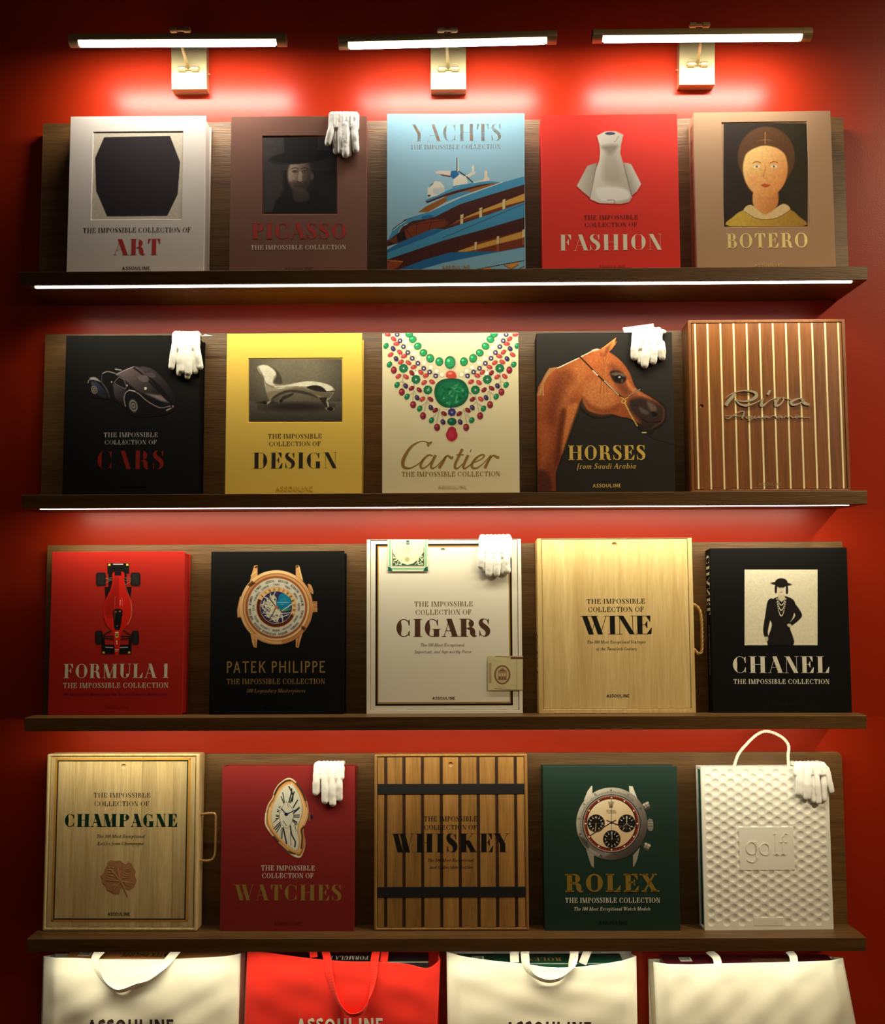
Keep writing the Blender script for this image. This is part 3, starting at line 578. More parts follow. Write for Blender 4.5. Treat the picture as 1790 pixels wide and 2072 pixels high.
# 4: red dress book
cv = Cover('fashion', 0, .062, .4478, .3636, .4409, -.3057, (1070, 210, 5.18), 'bright red book with a pale dress cut-out picture on its cover', 'book', group=K)
RED1 = (222, 48, 34); case(cv, cloth('bright_red_cloth', RED1))
p = Pic(cv, 480, 270, 1190, 1080, RED1, 1.1, cut=True); G1, GS = (206, 200, 186), (150, 140, 126)
p.poly([(712, 622), (680, 630), (612, 652), (500, 862), (560, 920), (640, 985), (720, 700)], ((214, 208, 192), (160, 150, 134), (520, 800), (720, 800)), 4); p.poly([(992, 620), (1040, 625), (1072, 640), (1175, 842), (1130, 920), (1076, 965), (1000, 700)], ((150, 142, 126), (214, 208, 196), (1000, 800), (1130, 760)), 4)
p.poly([(712, 335), (800, 290), (905, 288), (988, 325), (962, 440), (955, 520), (985, 620), (1050, 860), (1080, 980), (1050, 1030), (960, 1050), (740, 1042), (640, 1000), (650, 920), (700, 700), (735, 600), (745, 520), (738, 430)], ((220, 214, 200), (186, 178, 162), (700, 700), (1000, 700)), 4)
p.poly([(760, 450), (850, 430), (930, 440), (900, 500), (850, 540), (800, 500)], (120, 108, 96), 45, 1, .75); p.poly([(800, 520), (900, 520), (960, 800), (780, 800)], (160, 150, 134), 70, 1, .6); p.ell(850, 313, 52, 16, (50, 52, 78), 5); p.line([(940, 340), (905, 398), (890, 398)], (120, 106, 90), 5, 3)
p.poly([(700, 900), (800, 870), (1000, 890), (1060, 960), (1000, 1010), (760, 1020)], (240, 238, 232), 30, 1, .8); p.line([(820, 1012), (895, 1008), (897, 1050)], (120, 30, 40), 5, 3); p.line([(712, 622), (640, 985)], (110, 70, 60), 4, 4); p.line([(992, 640), (1074, 965)], (90, 60, 54), 5, 4)
p.build('cover_picture', printed('foil_print', .38, 0, .6), off=.0004)
collection_lines(cv, (575, 1140, 1165, 1215), (585, 1130, 1243, 1290), plain('gunmetal_foil', (96, 50, 42), .35, .5)); cv.text('title', 'FASHION', 320, 1396, 1368, 1535, CREAM, .23, .012); cv.mark(730, 1010, 1690, 1720, plain('red_deboss', (176, 34, 24), .6), raise_=.0004)
# 5: tan portrait book
cv = Cover('paint', 0, .062, .8564, .3643, .445, -.7519, (1380, 210, 5.179), 'tan cloth book with a painted head-and-shoulders picture, rightmost on the top shelf', 'book', group=K)
TAN = cloth('tan_cloth', (176, 142, 110)); case(cv, TAN, (425, 190, 1322, 1292))
p = Pic(cv, 433, 205, 1313, 1284, (42, 32, 24), 1.0); p.poly([(1000, 205), (1313, 205), (1313, 1284), (1100, 1284)], (46, 40, 24), 80)
p.poly([(500, 1284), (540, 1180), (680, 1110), (1080, 1100), (1220, 1180), (1262, 1284)], ((206, 172, 66), (168, 128, 50), (600, 1150), (1250, 1284)), 8, 1); p.poly([(770, 860), (975, 860), (1000, 1060), (880, 1150), (745, 1070)], ((240, 178, 108), (200, 120, 60), (700, 900), (1060, 1000)), 14, 1)
p.poly([(640, 1120), (720, 1060), (870, 1160), (1050, 1050), (1130, 1110), (1000, 1190), (870, 1210), (740, 1190)], (224, 196, 140), 8, 1); p.line([(650, 1130), (760, 1195), (870, 1215), (1000, 1195), (1130, 1115)], (110, 84, 40), 6, 5, 1)
p.ell(880, 560, 300, 320, (92, 60, 32), 16); p.ell(870, 680, 235, 300, ((250, 206, 132), (222, 140, 72), (700, 600), (1080, 900)), 14); p.poly([(620, 560), (700, 430), (870, 380), (1050, 430), (1120, 560), (1000, 470), (860, 440), (730, 480)], (92, 60, 32), 14, 1)
p.line([(868, 300), (868, 420)], (196, 130, 66), 7, 5)
for ex in (780, 960): p.ell(ex, 660, 34, 15, (244, 232, 206), 6); p.ell(ex, 660, 12, 12, (84, 92, 96), 4); p.line([(ex-40, 625), (ex, 608), (ex+40, 622)], (112, 66, 32), 7, 5, 1)
p.line([(876, 660), (850, 770), (890, 782)], (204, 126, 66), 9, 9, 1, .8); p.poly([(820, 855), (870, 842), (925, 855), (870, 880)], (196, 84, 50), 7, 1); p.ell(745, 800, 60, 45, (240, 150, 90), 60, 0, .4)
p.mottle(.03); p.build('cover_picture', PRINT_M, y=.0013)
cv.text('title', 'BOTERO', 465, 1314, 1355, 1510, PALE_GOLD, .2, .05); cv.mark(755, 1047, 1678, 1708, plain('tan_deboss', (204, 166, 120), .4), raise_=.0005)
def side_text(cv, name, txt, z0, z1, m, side=-1, y0=.016, y1=.046, T=.2, H=.05, sans=False):
    g = Glyphs(T, H, sans); vs, fs, nw = g.text(txt, .06); x = side*(cv.W/2+.0004)
    return obj(name, [(x, y0+(y1-y0)*v[1] if side < 0 else y1-(y1-y0)*v[1], z1-(z1-z0)*v[0]) for v in vs], fs, m, cv.root)
side_text(cv, 'spine_lettering', 'BOTERO  THE IMPOSSIBLE COLLECTION', .03, .42, plain('spine_brown', (120, 84, 56), .5))
# 6: black car book
cv = Cover('cars', 1, .062, -.8343, .3603, .4385, .6732, (110, 640, 5.18), 'black book with a dark streamlined vintage car, leftmost on the second shelf', 'book', group=K)
BLK = (13, 12, 12); case(cv, cloth('black_cloth', BLK, .75, .3, spec=.12))
p = Pic(cv, 330, 480, 1300, 1070, BLK, 1.15, cut=True); K0 = (10, 8, 10)
p.poly([(348, 690), (360, 650), (420, 632), (500, 650), (505, 600), (540, 580), (600, 590), (700, 560), (800, 515), (900, 500), (1010, 520), (1120, 600), (1220, 720), (1268, 830), (1280, 920), (1250, 980), (1150, 1030), (980, 1050), (860, 1045), (800, 1020), (740, 950), (640, 890), (470, 850), (400, 840), (365, 780)], K0, 8, 1)
p.ell(845, 915, 82, 128, K0, 8, -8); p.ell(415, 765, 55, 90, K0, 8, -10)
p.poly([(640, 610), (720, 575), (820, 530), (900, 540), (960, 600), (1060, 740), (1200, 905), (1120, 890), (900, 800), (760, 690), (700, 640)], ((112, 96, 100), (34, 26, 30), (760, 560), (1050, 860)), 20, 1, .9)
p.poly([(900, 540), (1010, 545), (1130, 640), (1250, 800), (1262, 900), (1210, 860), (1100, 720)], ((70, 58, 66), (26, 20, 26), (960, 540), (1230, 850)), 12, 1, .9); p.poly([(1120, 830), (1200, 905), (1120, 890), (960, 810)], (170, 150, 148), 24, 0, .7)
p.line([(800, 520), (900, 590), (1010, 700), (1195, 890)], K0, 16, 5, 1); p.line([(650, 610), (740, 565), (830, 530)], (190, 176, 176), 7, 5, 1)
p.poly([(872, 640), (905, 615), (970, 628), (985, 680), (930, 690), (890, 665)], (96, 84, 88), 8, 1); p.poly([(955, 600), (1010, 590), (1055, 610), (1050, 640), (1000, 640)], (78, 66, 72), 8, 1)
p.poly([(625, 690), (680, 640), (730, 670), (755, 750), (740, 765), (660, 715)], (20, 14, 16), 6, 1); p.line([(628, 690), (680, 635), (728, 665), (757, 740), (742, 765), (640, 710), (628, 690)], (150, 136, 136), 5, 4)
p.poly([(620, 700), (730, 770), (750, 800), (720, 900), (640, 860), (620, 760)], ((90, 78, 88), (34, 28, 34), (640, 740), (740, 880)), 16, 1, .8)
p.poly([(365, 650), (430, 640), (520, 720), (570, 800), (500, 700), (420, 670)], (196, 184, 180), 9, 1, .8); p.poly([(380, 700), (440, 690), (520, 760), (560, 850), (470, 840)], ((60, 64, 96), (24, 24, 36), (420, 700), (540, 840)), 14, 1, .9); p.line([(505, 600), (560, 580), (640, 600)], (170, 158, 156), 9, 6, 1); p.line([(640, 555), (700, 565)], (200, 190, 186), 10, 6)
p.line([(352, 700), (362, 670), (400, 665)], (176, 164, 160), 7, 5, 1); p.line([(500, 610), (498, 690), (540, 760), (580, 850)], (96, 84, 84), 6, 6, 1)
p.line([(745, 945), (730, 860), (750, 800), (800, 778), (880, 810), (960, 880), (1040, 930), (1120, 960), (1215, 940)], (150, 134, 140), 9, 6, 1); p.line([(780, 775), (840, 785)], (210, 196, 196), 10, 7)
for cx, cy, rx, ry in ((828, 938, 47, 72), (418, 770, 36, 50)):
    p.ell(cx, cy, rx, ry, (66, 62, 60), 6, -14); p.ell(cx, cy, rx*.82, ry*.82, (150, 144, 136), 5, -14); p.ell(cx, cy, rx*.66, ry*.66, (48, 44, 44), 5, -14); p.ell(cx, cy, rx*.42, ry*.42, (140, 134, 126), 5, -14); p.ell(cx, cy, rx*.22, ry*.22, (60, 56, 54), 4, -14)
p.ell(955, 757, 14, 14, (226, 222, 200), 5); p.ell(762, 725, 7, 10, (220, 214, 206), 4); p.ell(600, 690, 7, 7, (220, 214, 206), 4)
p.poly([(1130, 990), (1245, 935), (1255, 965), (1180, 1010), (1135, 1015)], (16, 12, 14), 5); p.line([(1178, 985), (1220, 965)], (214, 206, 200), 15, 8, 0, .8); p.line([(1205, 998), (1225, 948)], (30, 26, 28), 4, 3); p.ell(1243, 945, 6, 12, (210, 150, 170), 4)
p.mottle(.03); p.build('cover_picture', printed('dark_cloth_print', .75, .3, .12), off=.0004)
collection_lines(cv, (518, 1083, 1218, 1267), (528, 1070, 1297, 1343), plain('silver_ink', (206, 200, 188), .4, .3), .17, .02); cv.text('title', 'CARS', 450, 1145, 1408, 1602, plain('oxide_red_ink', (136, 26, 12), .6, spec=.2), .22, .004, track=.1); cv.mark(700, 960, 1757, 1787, plain('black_deboss', (18, 17, 17), .4), raise_=.0004)
# 7: yellow chaise book
cv = Cover('design', 1, .06, -.3989, .3642, .4419, .3935, (430, 640, 5.18), 'yellow book with a grey picture of a curved metal chaise', 'book', group=K)
case(cv, cloth('yellow_cloth', (236, 198, 88)), (372, 437, 1362, 1111))
p = Pic(cv, 382, 449, 1355, 1103, (74, 68, 58), 1.1)
p.ell(860, 600, 420, 300, (120, 112, 94), 260); p.poly([(382, 892), (1355, 895), (1355, 1103), (382, 1103)], ((92, 84, 74), (60, 52, 46), (800, 900), (800, 1100)), 5); p.ell(880, 950, 330, 42, (38, 32, 28), 50); p.ell(560, 905, 90, 14, (38, 32, 28), 18)
p.poly([(600, 900), (680, 870), (760, 830), (860, 800), (840, 830), (740, 880), (720, 900), (700, 895), (730, 850), (640, 880)], (52, 46, 38), 6)
p.poly([(466, 540), (480, 518), (530, 508), (590, 520), (640, 545), (670, 600), (665, 640), (640, 690), (660, 712), (740, 718), (860, 700), (980, 680), (1080, 684), (1180, 704), (1250, 735), (1278, 770), (1270, 800), (1235, 860), (1200, 890), (1205, 950), (1268, 958), (1268, 985), (1205, 990), (1180, 960), (1110, 860), (1020, 820), (900, 790), (800, 790), (720, 815), (640, 860), (590, 915), (535, 925), (530, 900), (595, 890), (585, 840), (560, 790), (540, 700), (530, 640), (490, 590)], (168, 158, 134), 5, 1)
p.poly([(480, 530), (530, 512), (590, 522), (635, 548), (665, 600), (640, 640), (630, 700), (660, 730), (560, 700), (535, 620), (500, 570)], (232, 226, 204), 9, 1); p.poly([(590, 520), (640, 540), (700, 600), (730, 690), (700, 712), (640, 690), (668, 620), (650, 570)], (66, 60, 48), 16, 1, .8)
p.poly([(640, 735), (760, 725), (860, 704), (980, 684), (1080, 688), (1200, 715), (1262, 760), (1200, 790), (1100, 740), (960, 735), (800, 745), (700, 760)], (236, 230, 208), 8, 1); p.poly([(985, 745), (1060, 724), (1140, 738), (1190, 790), (1100, 790), (1030, 770)], (36, 30, 24), 9, 1)
p.poly([(570, 800), (700, 780), (900, 745), (1020, 770), (1180, 800), (1260, 800), (1220, 860), (1120, 840), (900, 780), (720, 810), (610, 880)], ((132, 120, 98), (96, 86, 68), (600, 800), (1200, 830)), 18, 1, .85); p.poly([(640, 840), (760, 780), (900, 775), (1040, 810), (1120, 860), (1000, 825), (820, 795), (700, 830), (610, 890)], (46, 38, 30), 14, 1, .85)
p.poly([(1110, 850), (1200, 850), (1190, 900), (1205, 955), (1180, 960)], (44, 36, 30), 8); p.line([(1205, 900), (1212, 945)], (226, 220, 200), 9, 6); p.line([(480, 530), (530, 640), (560, 700), (640, 745), (900, 735)], (90, 78, 58), 4, 4, 1); p.ell(548, 908, 24, 18, (26, 22, 20), 6); p.ell(1232, 972, 36, 20, (22, 18, 16), 6); p.ell(718, 888, 16, 18, (26, 22, 20), 6); p.line([(1180, 793), (1272, 788)], (24, 20, 16), 9, 5)
p.mottle(.03); p.build('cover_picture', PRINT_M, y=.0014)
YINK = plain('near_black_ink', (34, 26, 20), .5); collection_lines(cv, (583, 1143, 1232, 1281), (593, 1130, 1312, 1359), YINK, .16, .045); cv.text('title', 'DESIGN', 423, 1305, 1428, 1593, YINK, .23, .014); cv.mark(660, 1050, 1780, 1830, plain('yellow_deboss', (226, 186, 58), .5), T=.13, raise_=.0006)
# 8: cream jewel book
cv = Cover('jewel', 1, .06, .0204, .3657, .4399, .2335, (750, 640, 5.18), 'cream book with a green and red gemstone necklace spread over the cover', 'book', group=K)
CRM = (228, 216, 178); case(cv, cloth('cream_cloth', (228, 216, 178)))
p = Pic(cv, 126, 178, 1548, 1330, CRM, 1.45, cut=True)
GR, GRD, RB, RBD, SP = (44, 160, 98), (16, 92, 62), (196, 62, 66), (130, 30, 44), (66, 58, 104)
def gem(x, y, rx, ry, c, rot=0, hi=True, rib=0):
    d = tuple(v*.45 for v in c); p.ell(x, y, rx, ry, d, 5, rot); p.ell(x-1, y-1, rx*.86, ry*.86, c, 7, rot)
    if rib:
        for k in range(-2, 3): yy = y+k*ry*.36; ww = rx*math.sqrt(max(0, 1-(k*.36)**2))*.8; p.line([(x-ww, yy+3), (x, yy-4), (x+ww, yy+3)], tuple(v*.62 for v in c), 4, 4, 1, .8)
    if hi: p.ell(x-rx*.3, y-ry*.3, rx*.3, ry*.22, tuple(min(255, v*1.2+70) for v in c), 5, rot, .8)
def side(mirror):
    mx = (lambda x: 1676-x+18) if mirror else (lambda x: x)
    for a, b in (((190, 180), (250, 330)), ((250, 330), (340, 470)), ((340, 590), (330, 760)), ((470, 560), (440, 880)), ((600, 830), (560, 1000)), ((720, 970), (690, 1120)), ((210, 470), (240, 540)), ((300, 250), (430, 440)), ((430, 440), (620, 600)), ((620, 600), (740, 620)), ((720, 980), (640, 1080)), ((720, 980), (760, 1080)), ((590, 900), (520, 950)), ((590, 900), (630, 940)), ((460, 790), (380, 840)), ((460, 790), (480, 840)), ((330, 680), (280, 710)), ((330, 680), (365, 720))):
        p.line([(mx(a[0]), a[1]), (mx(b[0]), b[1])], (176, 166, 140), 9, 6)
    for x, y in ((336, 210), (368, 268), (412, 330), (454, 388), (500, 440), (560, 490), (630, 535), (690, 575), (745, 612), (480, 600)): p.ell(mx(x), y, 27, 27, (190, 182, 158), 4); p.ell(mx(x), y, 23, 23, (244, 240, 226), 5)
    for x, y in ((276, 192), (306, 257), (342, 320), (388, 382), (434, 443), (494, 496), (555, 549), (617, 587), (680, 628)): gem(mx(x), y, 25, 25, SP); p.ell(mx(x), y, 8, 8, (236, 236, 240), 4)
    for x, y, r in ((402, 186, 10), (440, 243, -20), (492, 315, -30), (552, 385, -20), (622, 443, -15), (718, 478, 0)): gem(mx(x), y, 41, 46 if y > 400 else 38, GR, -r if mirror else r, rib=1)
    for x, y in ((343, 548), (473, 665), (598, 775)):
        for k in range(9): a = k*2*pi/9; p.ell(mx(x)+30*cos(a), y+30*sin(a), 18, 18, GRD, 5)
        p.ell(mx(x), y, 32, 32, (20, 108, 70), 6); p.ell(mx(x), y, 9, 9, (220, 190, 180), 4)
        for k in range(9): a = k*2*pi/9; p.line([(mx(x)+14*cos(a), y+14*sin(a)), (mx(x)+38*cos(a), y+38*sin(a))], (70, 170, 120), 4, 4, 0, .6)
    for x, y, r, c in ((178, 192, 10, RB), (240, 238, 40, RB), (270, 290, 0, RB), (305, 378, 40, RB), (208, 405, -30, RB), (350, 420, -20, RB), (316, 482, -30, RB), (395, 490, 35, RB), (450, 535, -20, RB), (430, 597, 50, RBD), (525, 590, 40, RB), (578, 624, -20, RB), (290, 632, -35, RB), (370, 638, 35, RB), (560, 698, -35, RB), (643, 690, 30, RB), (427, 758, -35, RBD), (508, 775, 40, RBD), (541, 870, -35, RB), (627, 873, 35, RBD), (676, 988, -35, RBD), (768, 1023, 35, RBD)): gem(mx(x), y, 32, 22, c, -r if mirror else r)
    for x, y, r in ((160, 312, 0), (195, 508, 10), (276, 722, 0), (380, 845, -40), (513, 970, -40), (636, 1092, -10)): gem(mx(x), y, 26, 33, (24, 128, 82), 30)
    for x, y in ((234, 342), (266, 448), (366, 733), (486, 857), (630, 960), (757, 1110)): gem(mx(x), y, 24, 30, (62, 46, 92), -30)
    for x, y in ((242, 567), (325, 797), (444, 930), (548, 1046), (695, 1166)): gem(mx(x), y, 31, 38, (146, 36, 52)); p.ell(mx(x)-8, y-8, 12, 10, (200, 90, 100), 6, 0, .6); p.ell(mx(x)+8, y+8, 12, 10, (96, 22, 36), 6, 0, .6)
side(False); side(True)
p.ell(835, 490, 62, 78, (190, 182, 158), 5); gem(830, 487, 54, 66, GR, rib=1); p.poly([(790, 640), (795, 590), (840, 572), (885, 592), (898, 645), (845, 658)], (206, 70, 60), 6, 1); p.ell(830, 600, 22, 12, (240, 150, 130), 8)
p.poly([(665, 800), (690, 710), (770, 660), (900, 655), (980, 690), (1024, 770), (1015, 860), (960, 930), (860, 962), (760, 950), (690, 890)], (10, 84, 56), 6, 1); p.ell(845, 808, 158, 130, (16, 112, 72), 40)
for _ in range(46): x, y = 845+rng.randn()*75, 808+rng.randn()*60; p.ell(x, y, 8+rng.rand()*24, 3+rng.rand()*9, [(60, 170, 110), (8, 66, 44), (30, 140, 90), (140, 200, 160)][rng.randint(4)], 10, rng.rand()*180, .55)
for k in range(7): a = k*2*pi/7; p.ell(850+26*cos(a), 1008+26*sin(a), 18, 18, (52, 46, 116), 5)
p.ell(850, 1008, 22, 22, (66, 58, 130), 5); p.ell(850, 1008, 7, 7, (210, 190, 190), 3); gem(850, 1106, 48, 40, (14, 96, 64)); gem(850, 1200, 44, 40, RB); p.poly([(850, 1155), (905, 1225), (900, 1280), (850, 1312), (800, 1285), (790, 1225)], (176, 36, 60), 6, 1); p.ell(840, 1240, 32, 44, (204, 60, 84), 24, 0, .7); p.mottle(.02)
p.build('cover_picture', PRINT, off=.0003)
SC = plain('ochre_gold', (168, 128, 52), .4, .35)
cv.strokes('title', [([(605, 1360), (638, 1325), (610, 1330), (560, 1308), (500, 1318), (420, 1370), (355, 1470), (335, 1540), (350, 1580), (400, 1592), (450, 1575), (520, 1530), (560, 1485)], [4, 6, 8, 8, 10, 24, 34, 36, 28, 16, 10, 8, 7]),
    ([(605, 1360), (600, 1335), (645, 1312)], [14, 22, 4]),
    ([(650, 1462), (610, 1452), (560, 1490), (525, 1550), (530, 1588), (565, 1585), (620, 1540), (662, 1475)], [10, 12, 20, 26, 20, 12, 10, 8]), ([(680, 1455), (645, 1525), (630, 1575), (650, 1592), (690, 1570), (735, 1525)], [28, 27, 24, 16, 9, 8]),
    ([(735, 1525), (790, 1462), (760, 1520), (715, 1590)], [8, 12, 27, 29]), ([(755, 1520), (800, 1460), (830, 1475), (850, 1485), (862, 1465)], [8, 12, 22, 22, 8]),
    ([(960, 1390), (915, 1480), (885, 1550), (885, 1588), (915, 1588), (975, 1535)], [27, 26, 25, 22, 12, 8]), ([(895, 1452), (975, 1450)], [9, 9]),
    ([(1020, 1455), (985, 1530), (970, 1578), (990, 1592), (1050, 1550), (1095, 1520)], [28, 26, 24, 16, 9, 8]), ([(1043, 1405), (1052, 1408)], [28, 28]),
    ([(1085, 1530), (1150, 1500), (1190, 1462), (1160, 1450), (1100, 1490), (1060, 1550), (1070, 1588), (1120, 1585), (1190, 1530)], [8, 10, 14, 14, 22, 26, 22, 12, 8]),
    ([(1190, 1530), (1260, 1455), (1225, 1530), (1195, 1590)], [8, 12, 27, 29]), ([(1225, 1530), (1280, 1460), (1320, 1475), (1345, 1478)], [8, 14, 24, 28])], SC)
cv.text('subtitle', 'THE IMPOSSIBLE COLLECTION', 325, 1353, 1627, 1678, SC, .17, .06); cv.mark(705, 1000, 1772, 1802, plain('cream_deboss', (206, 194, 156), .5), T=.12, raise_=.0005)
# 9: horse book
cv = Cover('horses', 1, .06, .4337, .3636, .4385, -.4745, (1070, 630, 5.18), 'dark book with a brown horse head picture and gold lettering', 'book', group=K)
DB = (28, 23, 20); case(cv, cloth('dark_brown_cloth', DB, .7, .25, spec=.25))
p = Pic(cv, 82, 262, 1530, 1888, DB, 1.0, cut=True); HO, HD, HL = (168, 88, 44), (104, 46, 24), (214, 138, 78)
neck = [(82, 900), (95, 800), (150, 700), (230, 620), (300, 590), (420, 540), (520, 490), (640, 430), (730, 400), (790, 470), (800, 600), (640, 800), (560, 900), (500, 1030), (440, 1200), (380, 1400), (330, 1550), (280, 1700), (285, 1888), (95, 1888), (85, 1400)]
p.poly(neck, ((176, 92, 46), (120, 56, 30), (500, 500), (150, 1800)), 8)
p.poly([(340, 620), (480, 560), (640, 480), (700, 560), (640, 700), (520, 820), (400, 960), (330, 1100), (300, 1000), (350, 820)], HL, 90, 1, .45); p.poly([(300, 640), (420, 600), (470, 700), (380, 860), (330, 1000), (250, 1200), (190, 1100), (220, 860)], HD, 90, 1, .55)
p.poly([(400, 1000), (520, 980), (470, 1150), (400, 1350), (340, 1500), (360, 1250)], (206, 122, 66), 40, 1, .8); p.poly([(330, 1050), (390, 1050), (350, 1300), (320, 1560), (270, 1600), (300, 1300)], (92, 40, 22), 40, 1, .8); p.poly([(95, 1200), (230, 1250), (220, 1500), (120, 1650)], (184, 96, 50), 90, 1, .6); p.poly([(95, 1680), (200, 1700), (240, 1888), (95, 1888)], (70, 34, 26), 40, 1, .8)
p.poly([(640, 470), (740, 400), (860, 440), (980, 540), (1060, 660), (1110, 790), (1180, 850), (1290, 915), (1380, 980), (1420, 1040), (1410, 1150), (1330, 1210), (1260, 1250), (1180, 1200), (1060, 1130), (960, 1110), (860, 1080), (760, 1085), (660, 1060), (600, 1020), (560, 900), (590, 700)], ((190, 104, 56), (136, 66, 34), (700, 500), (1300, 1150)), 8, 1)
p.ell(750, 890, 190, 180, (206, 130, 74), 120, 0, .7); p.poly([(560, 900), (620, 1020), (760, 1080), (900, 1060), (950, 980), (800, 1030), (650, 980)], (120, 56, 28), 50, 1, .7); p.poly([(850, 560), (960, 620), (1010, 760), (1060, 850), (980, 880), (900, 740)], (92, 48, 34), 60, 1, .6); p.poly([(1000, 660), (1090, 800), (1280, 920), (1200, 900), (1060, 830)], (212, 134, 82), 26, 1, .7)
p.poly([(1060, 930), (1180, 910), (1300, 950), (1400, 1000), (1415, 1060), (1400, 1160), (1300, 1220), (1200, 1200), (1140, 1130), (1050, 1030)], (46, 34, 34), 50, 1, .95); p.poly([(1240, 950), (1310, 980), (1340, 1040), (1290, 1060), (1250, 1010)], (170, 150, 126), 26, 1, .4); p.poly([(1160, 1010), (1250, 1060), (1230, 1090), (1170, 1060)], (120, 104, 98), 20, 1, .5); p.ell(1310, 1080, 34, 22, (16, 12, 12), 12, 30); p.poly([(1140, 1180), (1290, 1190), (1290, 1260), (1250, 1280), (1180, 1240)], (40, 30, 24), 30, 1, .9); p.line([(1180, 1130), (1260, 1170), (1380, 1160)], (18, 14, 14), 9, 8, 1)
p.poly([(735, 405), (800, 360), (915, 272), (895, 340), (830, 440), (790, 490), (745, 470)], ((224, 150, 84), (150, 74, 38), (800, 350), (800, 470)), 6); p.poly([(925, 305), (905, 350), (860, 410), (830, 430), (870, 360)], (196, 118, 66), 6); p.poly([(800, 380), (880, 320), (830, 430), (800, 450)], (110, 52, 30), 14, 0, .6)
for k in range(9): x = 770+k*10; p.line([(x, 470+k*3), (x+20-k*8, 600), (x-10-k*3, 700+k*10), (x-40+k*4, 840+(k % 3)*20)], [(196, 112, 60), (120, 54, 28), (214, 146, 88)][k % 3], 8, 9, 1, .6)
for k in range(14): x = 90+k*15; p.line([(290-k*6, 592+k*1), (220-k*5, 650+k*4), (150-k*4, 760+k*8), (90+max(0, 60-k*8), 880)], [(226, 190, 138), (150, 92, 52), (206, 150, 96), (110, 62, 34)][k % 4], 12, 9, 1, .8)
p.line([(300, 598), (420, 540), (522, 492)], (250, 244, 224), 9, 5); p.line([(545, 478), (640, 430), (700, 400), (735, 402)], (250, 240, 214), 9, 6, 1); p.ell(690, 408, 36, 12, (240, 220, 180), 14, -10, .8)
p.poly([(850, 640), (940, 630), (1010, 680), (1015, 730), (960, 760), (890, 740)], (34, 22, 18), 22, 1); p.poly([(860, 660), (920, 640), (1000, 665), (990, 690), (900, 680)], (190, 170, 144), 20, 1, .45); p.ell(940, 700, 38, 28, (14, 10, 12), 8); p.ell(948, 694, 14, 9, (190, 200, 210), 6); p.ell(975, 730, 10, 18, (120, 110, 110), 8, 0, .6)
p.line([(540, 485), (600, 545), (720, 672), (850, 800), (980, 910)], (30, 22, 20), 15, 4); p.line([(670, 625), (720, 675)], (240, 232, 214), 10, 4); p.line([(790, 735), (940, 880)], (214, 202, 180), 8, 4); p.line([(1010, 920), (1100, 860), (1165, 818)], (36, 28, 26), 14, 4); p.line([(1040, 895), (1165, 820)], (214, 208, 196), 7, 4, 0, .8); p.line([(965, 905), (990, 925), (970, 950), (990, 968), (1015, 950), (1005, 925), (1040, 905)], (216, 186, 96), 8, 4, 1)
for k in range(22): t = k/21; x = 1005+t*t*20+t*110; y = 965+t*240; p.ell(x, y, 9, 5, (226, 200, 110), 4, 20+k*35); p.ell(x+5, y+4, 5, 3, (90, 66, 30), 3)
p.line([(1185, 1275), (1228, 1276)], (236, 220, 150), 9, 3); p.line([(1230, 1285), (1300, 1330), (1530, 1405)], (66, 58, 50), 4, 4)
p.mottle(.06, 2); p.build('cover_picture', printed('dark_cloth_print', .75, .3, .12), off=.0003)
GY = plain('yellow_gold_ink', (226, 190, 96), .4, .3); cv.text('title', 'HORSES', 412, 1219, 1404, 1558, GY, .23, .05, off=.0006); cv.text('subtitle', 'from Saudi Arabia', 500, 1120, 1593, 1650, GY, .17, .07, italic=.22, off=.0006); cv.mark(667, 963, 1808, 1846, GY)
# ------------------------------------------------------------------ wooden boxes
def wood_box(cv, m, rail, top, lidm, hole=None, bev=.0015, lid_in=.0022):
    """rails round a sliding lid; returns lid rectangle"""
    W, h, t = cv.W, cv.h, cv.t
    x0, z0, x1, z1 = -W/2+rail, rail, W/2-rail, h-top
    MB().plate(rect(-W/2, 0, W/2, h), [rect(x0, z0, x1, z1)[::-1]], 0, t).build('box_frame', m, cv.root, bevel=bev, seg=4)
    MB().box((x0+.0005, t-.006, z0+.0005), (x1-.0005, t-.001, z1-.0005)).build('back_board', m, cv.root)
    g = .0011; r = (x0+g, z0+g, x1-g, z1-g)
    cv.y0 = lid_in
    if lidm:
        hs = []
        if hole: c = cv.L(*hole[:2]); rr = hole[2]; hs = [ring(c[0], c[1], rr, 28)[::-1]]
        MB().plate(rect(*r), hs, lid_in, lid_in+.006).build('sliding_lid', lidm, cv.root, bevel=.0006)
        if hole: finger_hole(cv, c, rr, lid_in, lidm)
    return r
def finger_hole(cv, c, rr, y, m):
    vs, fs = [], []; n = 28
    for j in range(5):
        a = j/4*pi/2*.92
        for k in range(n): b = 2*pi*k/n; vs.append((c[0]+rr*1.02*cos(a)*cos(b), y+.0005+rr*.55*sin(a), c[1]+rr*1.02*cos(a)*sin(b)))
    for j in range(4):
        for k in range(n): fs.append((j*n+k, j*n+(k+1) % n, (j+1)*n+(k+1) % n, (j+1)*n+k))
    fs.append(tuple(range(4*n, 5*n))); return obj('finger_hole', vs, fs, m, cv.root, smooth=True)
